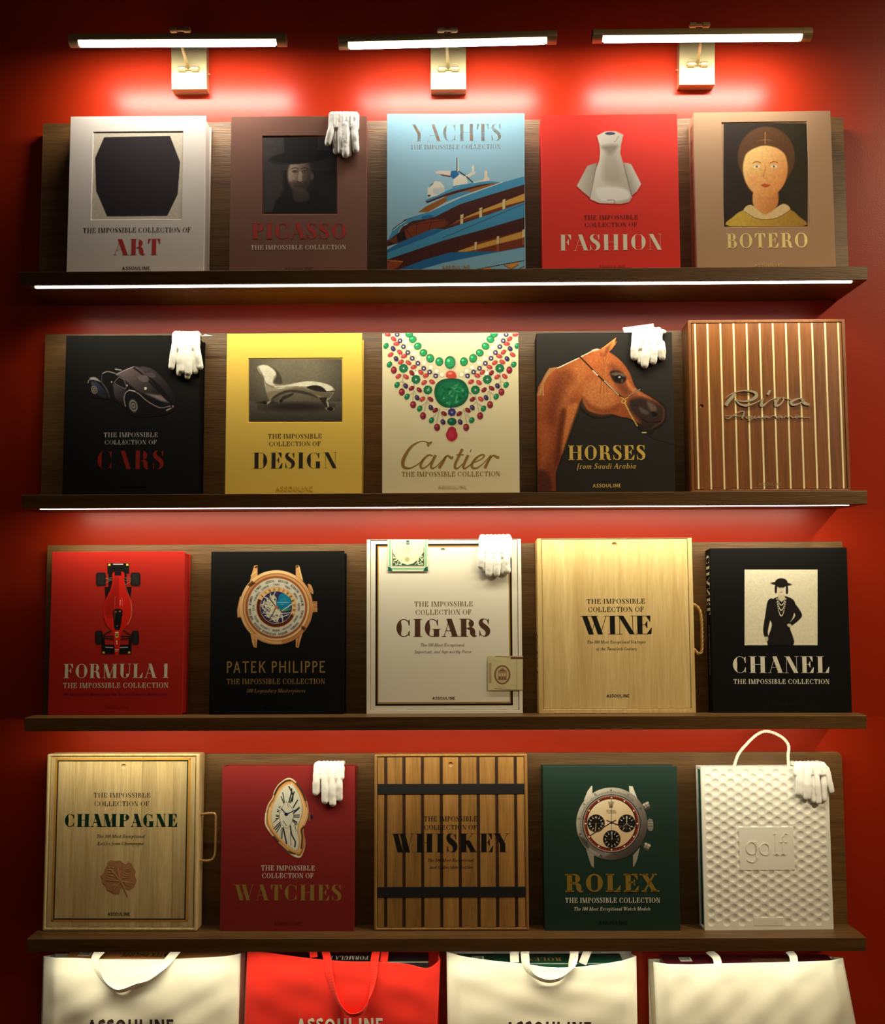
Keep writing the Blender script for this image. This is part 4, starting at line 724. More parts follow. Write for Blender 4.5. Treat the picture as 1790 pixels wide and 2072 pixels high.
def rope(cv, name, pts, r, m, pitch=.011, strands=3):
    q = spline(pts, 10); P = [Vector(p) for p in q]; L = [0.]
    for a, b in zip(P[:-1], P[1:]): L.append(L[-1]+(b-a).length)
    N = max(20, int(L[-1]/.0016)); mb = MB(); cen = []
    for i in range(N+1):
        s = L[-1]*i/N; k = max(0, min(len(L)-2, int(np.searchsorted(L, s))-1)); f = (s-L[k])/((L[k+1]-L[k]) or 1); cen.append(P[k].lerp(P[k+1], f))
    fr = []; prev = None
    for i in range(N+1):
        d = (cen[min(i+1, N)]-cen[max(i-1, 0)]).normalized(); a = d.orthogonal().normalized() if prev is None else (prev-d*prev.dot(d)).normalized(); prev = a; fr.append((a, d.cross(a)))
    for s_ in range(strands):
        pp = []
        for i in range(N+1):
            ph = 2*pi*(s_/strands+L[-1]*i/N/(pitch*strands/1.0)*1.0); a, b = fr[i]; pp.append(cen[i]+(a*cos(ph)+b*sin(ph))*r*.5)
        mb.tube(pp, r*.55, 7)
    return mb.build(name, m, cv.root, smooth=True)
ROPE = cloth('jute_rope', (190, 150, 92), .9, .3); WROPE = cloth('white_rope', (238, 232, 214), .85, .2)
# 10: striped boat-deck box
cv = Cover('boat', 1, .07, .8664, .4188, .4683, -.3936, (1370, 630, 4.838), 'mahogany box with pale inlaid stripes and chrome script, right end of second shelf', 'box', name='wooden_box')
MAH = wood('mahogany', (78, 38, 13), (156, 94, 36), 'Z', 1.6, .33, .15, contrast=.7)
r = wood_box(cv, MAH, .0085, .0085, None)
xs = [(cv.L(x0, 900)[0]) for x0 in (191, 314, 442, 571, 700, 829, 958, 1087, 1216, 1345, 1473, 1602)]; sw = .0024; edges = [r[0]]
for x in xs: edges += [x-sw, x+sw]
edges.append(r[2]); hc = cv.L(238, 927)
for k in range(0, len(edges), 2):
    a, b = edges[k]+.00015, edges[k+1]-.00015
    if b-a < .001: continue
    if a < hc[0] < b:
        MB().plate(rect(a, r[1], b, r[3]), [ring(hc[0], hc[1], .0052, 24)[::-1]], .0016, .008).build('plank', MAH, cv.root, bevel=.0003); finger_hole(cv, hc, .0052, .0016, MAH)
    else: MB().box((a, .0016, r[1]), (b, .008, r[3])).build('plank', MAH, cv.root, bevel=.0003)
MAP = wood('pale_maple', (232, 214, 160), (248, 234, 188), 'Z', 2, .35, .05)
for x in xs: MB().box((x-sw+.0001, .0014, r[1]), (x+sw-.0001, .008, r[3])).build('inlay_strip', MAP, cv.root)
cv.y0 = .0016; CHR = plain('polished_chrome', (226, 214, 184), .22, .6)
cv.strokes('chrome_script', [([(470, 925), (500, 880), (540, 835), (560, 815)], [34, 34, 30, 26]), ([(465, 855), (520, 815), (600, 785), (690, 780), (760, 800), (768, 835), (720, 870), (640, 885), (575, 868)], [4, 10, 12, 16, 26, 34, 26, 12, 6]),
    ([(570, 870), (600, 905), (660, 925), (720, 915), (780, 890), (840, 860)], [10, 18, 22, 16, 10, 8]), ([(838, 850), (815, 920), (840, 922), (880, 890)], [14, 26, 22, 8]), ([(880, 820), (905, 775)], [24, 20]), ([(880, 890), (930, 862), (985, 850), (1010, 852)], [8, 9, 10, 12]),
    ([(1000, 848), (960, 895), (965, 925), (1000, 915), (1035, 870), (1030, 848), (1050, 852), (1110, 868)], [10, 26, 26, 16, 14, 12, 8, 8]), ([(1235, 862), (1180, 858), (1110, 890), (1130, 918), (1190, 905), (1240, 870)], [10, 14, 26, 22, 12, 8]), ([(1215, 855), (1238, 900), (1292, 918)], [20, 32, 16])], CHR, off=.0010, raise_=.0022)
cv.strokes('chrome_script', [([(470, 1045), (500, 1050), (560, 1010), (610, 985), (650, 982), (645, 1010), (630, 1052)], [8, 10, 8, 10, 10, 14, 16]), ([(462, 1025), (660, 1028)], [6, 6]),
    ([(725, 1028), (690, 1030), (670, 1045), (700, 1048), (730, 1030), (710, 1072), (700, 1070), (760, 1040)], [7, 7, 8, 7, 6, 8, 6, 4]), ([(760, 1025), (745, 1045), (775, 1045), (805, 1025), (795, 1045), (825, 1042)], [9, 9, 6, 8, 8, 4]), ([(870, 1028), (840, 1032), (835, 1045), (860, 1044), (885, 1026), (880, 1044), (905, 1040)], [6, 8, 9, 6, 8, 8, 4]),
    ([(905, 1040), (930, 1024), (955, 1028), (960, 1040)], [4, 8, 8, 4]), ([(1010, 1027), (980, 1030), (965, 1044), (995, 1044), (1020, 1026), (1015, 1045), (1040, 1040)], [6, 8, 9, 6, 8, 8, 4]), ([(1045, 1045), (1055, 1028), (1065, 1030), (1085, 1044), (1095, 1028), (1110, 1030), (1125, 1044), (1150, 1036)], [9, 7, 6, 9, 7, 6, 8, 4]), ([(1190, 1026), (1160, 1030), (1150, 1044), (1175, 1044), (1198, 1026), (1200, 1040), (1296, 1041)], [6, 8, 9, 6, 8, 8, 5])], CHR, off=.0008, raise_=.0016)
cv.mark(795, 1018, 1678, 1706, plain('worn_nickel', (186, 166, 110), .3, .8), T=.16)
# 11: red racing car book
cv = Cover('racing', 2, .062, -.8801, .3603, .4395, -.1891, (90, 1080, 5.18), 'red book with a racing car seen from above, leftmost on third shelf', 'book', group=K)
RD = (178, 28, 14); case(cv, cloth('scarlet_cloth', RD))
p = Pic(cv, 500, 290, 1030, 1300, RD, 1.5, cut=True); TY = (24, 20, 22); RC_ = (214, 30, 14)
p.poly([(660, 310), (888, 310), (888, 418), (860, 420), (860, 560), (912, 560), (900, 690), (640, 690), (630, 560), (670, 560), (670, 420), (660, 420)], (14, 10, 12), 5)
for x0, x1, y0, y1 in ((540, 645, 408, 552), (902, 1006, 408, 552), (530, 610, 1018, 1163), (912, 990, 1018, 1163)): p.poly([(x0+12, y0), (x1-12, y0), (x1, y0+25), (x1, y1-25), (x1-12, y1), (x0+12, y1), (x0, y1-25), (x0, y0+25)], TY, 6); p.poly([(x0+16, y0+14), (x1-16, y0+14), (x1-16, y1-14), (x0+16, y1-14)], (48, 42, 44), 22, 0, .7)
for a, b in (((640, 470), (710, 462)), ((640, 470), (710, 490)), ((640, 520), (700, 480)), ((905, 470), (840, 462)), ((905, 490), (840, 490)), ((905, 500), (845, 540))): p.line([a, b], (150, 140, 134), 4, 3)
for a, b in (((612, 1070), (700, 1018)), ((612, 1080), (735, 1078)), ((625, 1095), (735, 1110)), ((912, 1070), (830, 1018)), ((912, 1080), (795, 1078)), ((905, 1095), (795, 1110))): p.line([a, b], (40, 30, 34), 14, 4)
p.poly([(598, 1165), (912, 1165), (912, 1262), (598, 1262)], (18, 14, 16), 5); p.poly([(598, 1090), (628, 1090), (635, 1180), (600, 1180)], (18, 14, 16), 5); p.poly([(885, 1090), (912, 1090), (912, 1180), (880, 1180)], (18, 14, 16), 5); p.line([(640, 1190), (715, 1194)], (190, 188, 184), 9, 5); p.line([(795, 1194), (872, 1190)], (190, 188, 184), 9, 5)
p.poly([(720, 405), (830, 405), (838, 500), (860, 600), (898, 680), (910, 780), (905, 880), (870, 960), (820, 1010), (800, 1080), (790, 1180), (778, 1262), (758, 1282), (738, 1262), (732, 1180), (728, 1080), (700, 1010), (650, 950), (622, 870), (622, 780), (642, 690), (690, 590), (712, 500)], RC_, 5, 1)
p.poly([(645, 700), (700, 600), (730, 480), (765, 460), (765, 780), (722, 800), (700, 880), (650, 860), (625, 800)], (140, 14, 10), 40, 1, .6); p.line([(905, 700), (914, 790), (905, 880), (870, 955)], (244, 150, 120), 6, 5, 1); p.line([(840, 510), (866, 600), (900, 690)], (240, 130, 100), 5, 5, 1, .8); p.line([(622, 880), (650, 960), (700, 1015)], (60, 8, 8), 5, 4, 1)
p.line([(772, 460), (770, 770)], (120, 10, 8), 5, 5); p.line([(740, 660), (736, 780)], (250, 130, 110), 5, 4, 0, .6); p.line([(795, 700), (792, 750)], (250, 210, 200), 8, 4, 0, .7); p.line([(812, 670), (818, 760)], (250, 150, 130), 5, 4, 0, .7)
p.poly([(735, 395), (805, 395), (805, 440), (735, 440)], (16, 12, 14), 5); p.poly([(720, 805), (812, 798), (808, 900), (790, 1000), (762, 1008), (735, 1000), (724, 900)], (18, 12, 12), 7, 1); p.poly([(722, 810), (740, 815), (742, 880), (730, 900)], (90, 40, 30), 8, 1); p.ell(790, 815, 12, 9, (190, 110, 50), 5); p.ell(748, 820, 8, 8, (190, 110, 50), 5); p.ell(762, 968, 7, 5, (200, 180, 90), 4)
p.poly([(740, 1030), (778, 1030), (775, 1042), (742, 1042)], (232, 226, 214), 4); p.poly([(742, 1050), (776, 1050), (774, 1090), (744, 1090)], (226, 204, 70), 4); p.ell(759, 1066, 9, 11, (30, 24, 14), 4); p.line([(752, 1128), (760, 1122), (759, 1158)], (240, 234, 224), 8, 3); p.line([(742, 1216), (774, 1216)], (220, 200, 190), 7, 3); p.line([(742, 1230), (772, 1230)], (220, 200, 190), 5, 3)
for x, y in ((680, 326), (868, 325), (620, 1245), (888, 1245)): p.poly([(x-12, y-10), (x+12, y-10), (x+12, y+10), (x-12, y+10)], (232, 214, 74), 3)
p.line([(724, 320), (822, 320)], (214, 212, 208), 11, 4)
p.build('cover_picture', PRINT, off=.0003)
cv.text('title', 'FORMULA 1', 199, 1299, 1363, 1513, CREAM, .22, .035); cv.text('subtitle', 'THE IMPOSSIBLE COLLECTION', 197, 1296, 1561, 1616, CREAM, .18, .06)
cv.text('tagline', "100 Memorable Moments in the World's Favorite Motorsport", 197, 1287, 1663, 1695, plain('dark_red_ink', (112, 12, 10), .5), .17, .09, italic=.22); cv.mark(640, 880, 1790, 1822, plain('scarlet_deboss', (180, 28, 14), .6), T=.12, raise_=.0004)
# 12: black book with the rose gold world-time watch
cv = Cover('travel', 2, .06, -.4483, .3605, .4384, .0685, (410, 1080, 5.18), 'black book with a rose gold wristwatch with a small map dial', 'book', group=K)
case(cv, cloth('black_cloth', BLK))
p = Pic(cv, 345, 315, 1215, 1205, BLK, 1.7, cut=True); RG, RGD, RGL = (216, 160, 100), (132, 76, 40), (246, 208, 150)
for q in ([(540, 335), (575, 328), (575, 440), (495, 500), (510, 430)], [(975, 335), (1008, 330), (1055, 500), (975, 440)], [(500, 1050), (572, 1100), (565, 1195), (535, 1190), (520, 1150)], [(975, 1110), (1048, 1040), (1020, 1130), (1005, 1195), (975, 1190)]): p.poly(q, RG, 5)
for q in ([(545, 345), (575, 335), (570, 360), (542, 362)], [(978, 345), (1004, 332), (1002, 352), (980, 358)]): p.poly(q, (70, 30, 20), 5)
p.line([(505, 440), (560, 400)], RGL, 7, 5); p.line([(1010, 345), (1040, 470)], RGL, 8, 6); p.line([(545, 1110), (550, 1185)], RGD, 8, 6); p.line([(1010, 1070), (990, 1180)], RGD, 8, 6)
p.poly([(1100, 530), (1135, 540), (1158, 600), (1155, 635), (1120, 600)], RG, 6, 1); p.line([(1110, 545), (1150, 620)], RGD, 6, 5); p.poly([(365, 880), (360, 800), (390, 660), (420, 660), (420, 880)], RG, 6); p.line([(365, 880), (395, 876)], RGD, 8, 5)
p.poly([(1155, 712), (1198, 710), (1202, 820), (1155, 825)], RG, 4); [p.line([(1160, 722+k*14), (1200, 722+k*14)], RGD, 6, 4) for k in range(8)]
p.ell(772, 772, 385, 390, ((240, 196, 138), (188, 124, 72), (520, 450), (1050, 1100)), 6); p.ell(772, 772, 352, 356, RGD, 6); p.ell(772, 772, 346, 350, ((196, 132, 80), (240, 196, 140), (520, 450), (1050, 1100)), 6); p.ell(772, 772, 322, 326, RGD, 8); p.ell(772, 772, 312, 316, (168, 96, 54), 8); p.ell(772, 772, 300, 304, (208, 202, 186), 5)
p.poly([(470, 540), (515, 495), (555, 520), (500, 560)], (66, 30, 20), 14, 0, .85); p.poly([(1040, 965), (1085, 990), (1060, 1020), (1030, 990)], (66, 30, 20), 12, 0, .85); p.line([(560, 1060), (700, 1130), (820, 1140)], (250, 216, 160), 14, 20, 1, .7); p.line([(640, 420), (800, 395), (960, 450)], (252, 222, 170), 14, 20, 1, .7)
p.ell(770, 772, 210, 212, RG, 5); p.ell(770, 772, 205, 207, (228, 180, 120), 5)
hm = [(770+205*cos(a), 772+207*sin(a)) for a in np.linspace(radians(25), radians(205), 30)]; p.poly(hm+[(770, 772)], (88, 36, 22), 5); p.ell(770, 772, 170, 172, RGL, 4); p.ell(770, 772, 166, 168, (44, 44, 92), 5)
for k in range(24): a = 2*pi*(k+.5)/24; p.ell(770+212*cos(a), 772+214*sin(a), 6, 6, RG, 3)
p.poly([(790, 690), (800, 650), (840, 625), (900, 660), (930, 700), (930, 750), (880, 800), (830, 810), (790, 770), (765, 740)], (22, 124, 168), 6, 1); p.ell(850, 705, 40, 30, (40, 150, 190), 20, 0, .6); p.line([(780, 722), (905, 722)], (200, 220, 224), 6, 5, 0, .7); p.line([(815, 743), (850, 743)], (200, 220, 224), 4, 4, 0, .6); p.line([(800, 790), (850, 810), (920, 790)], (70, 140, 70), 14, 8, 1); p.line([(730, 650), (745, 700), (790, 690)], (50, 110, 60), 8, 6, 1, .7)
rs = np.random.RandomState(4); cl = (224, 216, 186)
for _ in range(150):
    a = radians(rs.uniform(60, 300)); r0 = rs.uniform(20, 150); x, y = 770+r0*cos(a), 775+r0*sin(a); th = rs.choice([.35, 1.85, .9])+rs.randn()*.15; l = rs.uniform(18, 60)
    q = [(x-l*cos(th), y-l*sin(th)), (x+l*cos(th), y+l*sin(th))]
    if all(math.hypot(u-770, v-772) < 163 for u, v in q) and not any(u > 775 and v < 790 for u, v in q): p.line(q, cl, 6, 4)
for q in ([(610, 740), (700, 760), (765, 775)], [(640, 660), (720, 720), (770, 770)], [(760, 610), (740, 680), (770, 770)], [(770, 780), (700, 850), (650, 860)], [(790, 790), (830, 850), (840, 930)], [(640, 830), (760, 840), (920, 830)], [(700, 910), (800, 880), (900, 850)], [(830, 810), (930, 740)]): p.line(q, cl, 8, 4, 1)
p.line([(770, 770), (700, 680)], (20, 14, 14), 9, 4); p.line([(770, 770), (735, 840), (692, 905)], (20, 14, 14), 8, 4); p.ell(770, 770, 18, 18, (196, 110, 60), 5)
p.build('cover_picture', printed('dark_cloth_print', .75, .3, .12), off=.0003)
def around(cv, words_, cx, cy, rx, ry, a0, hgt, m, name, T=.2, H=.08, sweep=1.0, upright=False):
    """short words set round a circle (zoom units); angle clockwise from the top"""
    mb = MB(); sc = (cv.L(600, 500)[0]-cv.L(500, 500)[0])/100; n = len(words_); mx_, mz_ = cv.L(cx, cy)
    for i, wd in enumerate(words_):
        vs, fs, nw = Glyphs(T, H, T == .16).text(wd, .08); a = a0+2*pi*i/n*sweep; w_ = nw*hgt*.74; P = []
        for x, y in vs:
            u = (x-.5)*w_; v = (y-.5)*hgt
            if upright: P.append((cx+rx*sin(a)+u, cy-ry*cos(a)-v))
            else: b = a+u/rx; P.append((cx+(rx+v)*sin(b), cy-(ry+v)*cos(b)))
        mb.add([(mx_+(px-cx)*sc, -.0006, mz_-(py-cy)*sc*1.0) for px, py in P], fs)
    return mb.build(name, m, cv.root)
around(cv, ['GENEVA', 'MOSCOW', 'KARACHI', 'BANGKOK', 'TOKYO', 'NOUMEA', 'MIDWAY', 'ANCHORAGE', 'DENVER', 'NEW YORK', 'B.AIRES', 'AZORES'], 770, 772, 277, 280, -.26, 24, YINK, 'dial_lettering')
around(cv, ['CAIRO', 'DUBAI', 'DHAKA', 'BEIJING', 'SYDNEY', 'AUCKLAND', 'HAWAII', 'L.ANGELES', 'MEXICO', 'LA PAZ', 'S.GEORGIA', 'LONDON'], 770, 772, 238, 241, 0, 20, YINK, 'dial_lettering')
around(cv, [str(k) for k in (12, 13, 14, 15, 16, 17, 18, 19, 20, 21, 22, 23, 24, 1, 2, 3, 4, 5, 6, 7, 8, 9, 10, 11)], 770, 772, 187, 189, .15, 26, plain('dial_brown', (96, 50, 26), .5), 'dial_lettering')
cv.text('title', 'PATEK PHILIPPE', 253, 1282, 1335, 1458, DULL_GOLD, .135, sans=True, track=.06); cv.text('subtitle', 'THE IMPOSSIBLE COLLECTION', 253, 1279, 1519, 1576, DULL_GOLD, .17, .06); cv.text('tagline', '100 Legendary Masterpieces', 460, 1075, 1624, 1664, DULL_GOLD, .16, .08, italic=.25); cv.mark(635, 920, 1793, 1820, plain('black_deboss', (18, 17, 17), .4), raise_=.0004)
# 13: white lacquered cigar box
cv = Cover('cigar', 2, .06, .001, .4169, .4693, .2327, (730, 1060, 5.114), 'white lacquered box with black and gold border and paper seals', 'box', name='wooden_box')
WL = plain('white_lacquer', (236, 230, 212), .3, 0, 90, .03); r = wood_box(cv, WL, .0095, .0015, WL, (847, 275, .0072), .0012)
def frame_line(cv, x0, y0, x1, y1, wd, m, name='border_line', y=0., cut=None):
    """printed rectangle outline in zoom units"""
    mb = MB(); sc = (cv.L(600, 500)[0]-cv.L(500, 500)[0])/100*wd; a = cv.box(x0, y0, x1, y1); X0, Z0, X1, Z1 = a
    for b in ((X0, Z0, X1, Z0+sc), (X0, Z1-sc, X1, Z1), (X0, Z0, X0+sc, Z1), (X1-sc, Z0, X1, Z1)): mb.add([(b[0], y-.0002, b[1]), (b[2], y-.0002, b[1]), (b[2], y-.0002, b[3]), (b[0], y-.0002, b[3])], [(0, 1, 2, 3)])
    return mb.build(name, m, cv.root)
frame_line(cv, 150, 205, 1565, 1880, 20, plain('border_black', (22, 18, 16), .35), y=.0022); frame_line(cv, 170, 226, 1545, 1855, 11, plain('border_gold', (204, 146, 50), .35, .3), y=.0019)
collection_lines(cv, (555, 1157, 802, 853), (567, 1141, 887, 939), plain('bronze_ink', (120, 84, 46), .45), .15, .03); cv.text('title', 'CIGARS', 368, 1338, 983, 1166, INK_BR, .29, .03, track=.07)
cv.text('tagline', 'The 100 Most Exceptional,', 620, 1074, 1236, 1268, INK_BR, .13, .06, italic=.25); cv.text('tagline', 'Important, and Age-worthy Puros', 555, 1141, 1306, 1337, INK_BR, .13, .06, italic=.25); cv.mark(740, 975, 1788, 1818, INK_BR, T=.2)
p = Pic(cv, 276, 160, 694, 492, (224, 222, 184), 1.3); GN, GD = (120, 184, 136), (24, 72, 62)
p.poly([(276, 160), (324, 160), (324, 440), (650, 440), (650, 160), (694, 160), (694, 492), (276, 492)], (214, 214, 190), 3); p.line([(300, 160), (300, 466), (672, 466), (672, 160)], GN, 16, 5); p.line([(326, 160), (326, 436), (652, 436), (652, 160)], (60, 70, 44), 6, 4)
p.poly([(332, 300), (332, 432), (650, 432), (650, 290), (600, 360), (540, 410), (480, 425), (420, 405), (370, 360)], (42, 74, 66), 5); p.poly([(336, 160), (648, 160), (640, 270), (600, 350), (540, 405), (485, 420), (430, 400), (375, 350), (336, 290)], (226, 224, 184), 4, 1)
rs = np.random.RandomState(9)
for _ in range(80): x = rs.choice([rs.uniform(335, 420), rs.uniform(560, 645)]); y = rs.uniform(330, 425); p.ell(x, y, 7, 5, (220, 218, 176), 4, rs.rand()*180)
for k in range(12): p.line([(430+abs(6-k)*3, 215+k*7), (530-abs(6-k)*3, 215+k*7)], (150, 150, 110), 3, 4, 0, .6)
for _ in range(26): p.ell(rs.choice([rs.uniform(370, 405), rs.uniform(585, 650)]), rs.uniform(180, 290), 7, 3, (150, 152, 112), 4, rs.rand()*180, .6)
p.poly([(470, 170), (500, 170), (500, 215), (470, 215)], (40, 78, 84), 3); p.line([(478, 190), (485, 205), (494, 190)], (220, 222, 190), 4, 3); p.ell(478, 368, 26, 26, (150, 150, 100), 14, 0, .7)
for q in ([(280, 440), (312, 458), (328, 490), (280, 490)], [(690, 440), (660, 458), (645, 488), (694, 490)]): p.poly(q, (22, 78, 70), 4)
p.build('green_seal', PRINT_M, off=.0004)
p = Pic(cv, 1312, 1366, 1674, 1724, (214, 204, 158), 1.3); BRN_ = (140, 98, 66)
for _ in range(14): x = rs.uniform(1320, 1660); y = rs.choice([rs.uniform(1375, 1440), rs.uniform(1660, 1715)]); p.line([(x, y), (x+20, y+14), (x+50, y+6), (x+70, y+20)], (186, 178, 112), 4, 5, 1, .7)
p.ell(1462, 1562, 84, 100, BRN_, 4); p.ell(1462, 1562, 66, 84, (206, 192, 150), 4); p.ell(1462, 1562, 56, 74, (196, 180, 140), 6); p.poly([(1416, 1528), (1465, 1496), (1510, 1528)], BRN_, 4); p.line([(1463, 1500), (1463, 1485)], BRN_, 5, 3)
p.poly([(1420, 1530), (1508, 1530), (1508, 1612), (1420, 1612)], (158, 120, 86), 5, 0, .8)
for x in (1436, 1463, 1490): p.poly([(x-8, 1545), (x+8, 1545), (x+8, 1575), (x-8, 1575)], (214, 200, 158), 3); p.poly([(x-6, 1585), (x+6, 1585), (x+6, 1612), (x-6, 1612)], (110, 72, 48), 3)
p.line([(1416, 1612), (1512, 1612)], BRN_, 5, 3); p.line([(1345, 1440), (1345, 1648)], (110, 74, 50), 4, 3); p.line([(1322, 1440), (1322, 1648)], (150, 130, 90), 4, 3, 0, .7)
for k in range(10): p.ell(1334, 1450+k*21, 10, 9, (150, 112, 74), 4, 0, .8); p.ell(1334, 1450+k*21, 5, 4, (214, 204, 158), 3)
p.line([(1390, 1374), (1674, 1379)], (96, 60, 40), 4, 4); p.line([(1385, 1706), (1674, 1722)], (96, 60, 40), 5, 4); p.poly([(1550, 1380), (1674, 1382), (1674, 1400), (1550, 1398)], (110, 56, 44), 3); p.line([(1612, 1368), (1612, 1724)], (140, 124, 84), 4, 3)
p.build('brown_seal', PRINT_M, off=.0005)
cv.text('seal_lettering', 'CI', 1550, 1655, 1432, 1502, plain('seal_brown', (140, 88, 62), .5), .3, .04, off=.0009); cv.text('seal_lettering', 'C', 1648, 1678, 1432, 1502, plain('seal_brown', (140, 88, 62), .5), .3, .04, off=.0009) if False else None
cv.text('seal_lettering', 'Organic', 1550, 1668, 1622, 1642, plain('seal_brown', (140, 88, 62), .5), .12, .06, off=.0009)
# 14: wine box
cv = Cover('wine', 2, .06, .4618, .4175, .4699, .3, (1070, 1060, 4.838), 'pale plain wooden box with a rope handle beside the black portrait book', 'box', name='wooden_box')
PINE = wood('pale_pine', (200, 164, 100), (238, 212, 150), 'Z', 1.5, .5, .1, contrast=1.1); r = wood_box(cv, PINE, .0115, .0012, PINE, (836, 205, .0075))
collection_lines(cv, (567, 1134, 733, 781), (580, 1121, 812, 861), INK, .16, .04); cv.text('title', 'WINE', 503, 1203, 899, 1081, INK, .22, .02, track=-.06); cv.text('tagline', 'The 100 Most Exceptional Vintages', 570, 1140, 1140, 1170, INK, .15, .07, italic=.25); cv.text('tagline', 'of the Twentieth Century', 658, 1057, 1206, 1236, INK, .15, .07, italic=.25); cv.mark(760, 981, 1669, 1698, INK, T=.18)
side_text(cv, 'side_lettering', 'THE IMPOSSIBLE COLLECTION OF', .25, .44, INK, y0=.02, y1=.03, T=.16, H=.06); side_text(cv, 'side_lettering', 'WINE', .09, .22, INK, y0=.018, y1=.044, T=.2, H=.04)
WX = cv.W/2; a0 = cv.L(1608, 770); a1 = cv.L(1622, 1215); rope(cv, 'rope_handle', [(WX-.004, .03, a0[1]), (WX+.006, .03, a0[1]-.002), (WX+.022, .029, a0[1]-.016), (WX+.028, .029, a0[1]-.045), (WX+.0285, .029, a1[1]+.03), (WX+.027, .029, a1[1]-.006), (WX+.018, .029, a1[1]-.015), (WX+.008, .03, a1[1]-.005), (WX-.004, .03, a1[1]+.004)], .0042, ROPE)
# 15: black book, woman in black
cv = Cover('chan', 2, .06, .8999, .3633, .4415, -2.2431, (1400, 1080, 4.838), 'black book with a square picture of a person in black clothes', 'book', group=K)
case(cv, cloth('black_cloth', BLK))
p = Pic(cv, 512, 351, 1226, 1092, (226, 220, 196), 1.2); KB = (20, 17, 18); SK = (206, 196, 170)
# a plain standing figure in a dark dress and brimmed hat, one hand on the hip
p.poly([(790, 640), (890, 610), (980, 640), (1010, 700), (985, 820), (950, 900), (990, 1092), (740, 1092), (780, 900), (750, 820), (735, 700)], KB, 6, 1); p.poly([(740, 660), (790, 640), (800, 740), (760, 860), (740, 960), (745, 1010), (710, 1010), (695, 940), (715, 800)], KB, 6, 1); p.poly([(960, 650), (1010, 690), (1070, 780), (1060, 830), (975, 900), (950, 880), (1010, 800), (960, 730)], KB, 6, 1)
p.ell(727, 1030, 18, 26, SK, 7); p.ell(952, 898, 24, 16, SK, 7, 20); p.poly([(845, 580), (905, 580), (910, 640), (875, 670), (840, 640)], SK, 6); p.ell(872, 530, 52, 68, (222, 212, 188), 6)
p.ell(872, 482, 62, 46, KB, 6); p.ell(872, 492, 100, 18, KB, 6, 4); p.poly([(812, 500), (830, 500), (826, 580), (808, 570)], KB, 6, 1); p.poly([(920, 500), (934, 500), (938, 580), (918, 585)], KB, 6, 1)
for ex in (853, 892): p.line([(ex-9, 528), (ex+9, 528)], (70, 58, 50), 5, 4)
p.line([(872, 530), (868, 552), (876, 554)], (160, 146, 122), 4, 4); p.line([(860, 572), (884, 572)], (120, 60, 54), 6, 4)
for k, dd in enumerate((60, 110, 165)):
    for j in range(15+k*5): t = j/(14+k*5); x = 835+75*t-(k*4)*(1-2*t); y = 640+dd*math.sin(pi*t)**.8; p.ell(x, y, 5, 5, (226, 218, 190), 3)
p.mottle(.02); p.build('cover_picture', PRINT_M, off=.0004)
WI = plain('white_ink', (226, 222, 206), .45); cv.text('title', 'CHANEL', 401, 1343, 1201, 1363, WI, .24, .018); cv.text('subtitle', 'THE IMPOSSIBLE COLLECTION', 406, 1342, 1423, 1470, WI, .19, .05); cv.mark(770, 1020, 1650, 1685, plain('black_deboss', (18, 17, 17), .4), raise_=.0004)
side_text(cv, 'spine_lettering', 'CHANEL', .262, .425, WI, y0=.012, y1=.05, T=.24, H=.02); side_text(cv, 'spine_lettering', 'THE IMPOSSIBLE COLLECTION', .1, .235, WI, y0=.026, y1=.034, T=.18, H=.06)
# 16: champagne box
cv = Cover('champ', 3, .06, -.8745, .4181, .4717, -.4085, (60, 1490, 4.475), 'pale wooden box with leaf emblem and rope handle, leftmost on bottom shelf', 'box', name='wooden_box')
ASH = wood('pale_ash', (178, 146, 96), (232, 208, 150), 'Z', 2.2, .45, .12, vary=.13, contrast=1.0); r = wood_box(cv, ASH, .0105, .0075, None, None, .005)
cv.y0 = .0018
bx = [r[0]]+[cv.L(x, 1000)[0] for x in (395, 550, 745, 880, 1000, 1133, 1286)]+[r[2]]; hc = cv.L(848, 272)
for k in range(len(bx)-1):
    a, b = bx[k]+.0001, bx[k+1]-.0001
    if a < hc[0] < b: MB().plate(rect(a, r[1], b, r[3]), [ring(hc[0], hc[1], .0068, 24)[::-1]], .0018, .008).build('board', ASH, cv.root, bevel=.0002); finger_hole(cv, hc, .0068, .0018, ASH)
    else: MB().box((a, .0018, r[1]), (b, .008, r[3])).build('board', ASH, cv.root, bevel=.0002)
frame_line(cv, 212, 197, 1445, 1678, 19, plain('border_amber', (206, 148, 58), .4), y=.0016); frame_line(cv, 232, 216, 1422, 1660, 10, plain('border_dark_green', (20, 44, 34), .4), y=.0013)
DG = plain('dark_green_ink', (8, 46, 32), .5, spec=.2); collection_lines(cv, (580, 1092, 510, 555), (587, 1080, 587, 632), INK, .15, .03); cv.text('title', 'CHAMPAGNE', 318, 1336, 702, 819, DG, .3, .04, track=.07)
cv.text('tagline', 'The 100 Most Exceptional', 610, 1044, 889, 919, INK, .15, .07, italic=.25); cv.text('tagline', 'Bottles from Champagne', 610, 1031, 954, 985, INK, .15, .07, italic=.25); cv.mark(707, 907, 1594, 1623, INK, T=.18)
leaf = [(730, 1118), (775, 1128), (820, 1122), (850, 1150), (872, 1160), (895, 1132), (925, 1150), (940, 1190), (960, 1225), (950, 1260), (968, 1310), (945, 1360), (900, 1390), (862, 1372), (838, 1335), (828, 1380), (810, 1425), (760, 1425), (725, 1400), (695, 1392), (690, 1355), (660, 1330), (655, 1290), (638, 1262), (670, 1240), (680, 1200), (700, 1175), (705, 1145)]
COP = plain('copper_foil', (222, 158, 112), .42, .45, 60, .3)
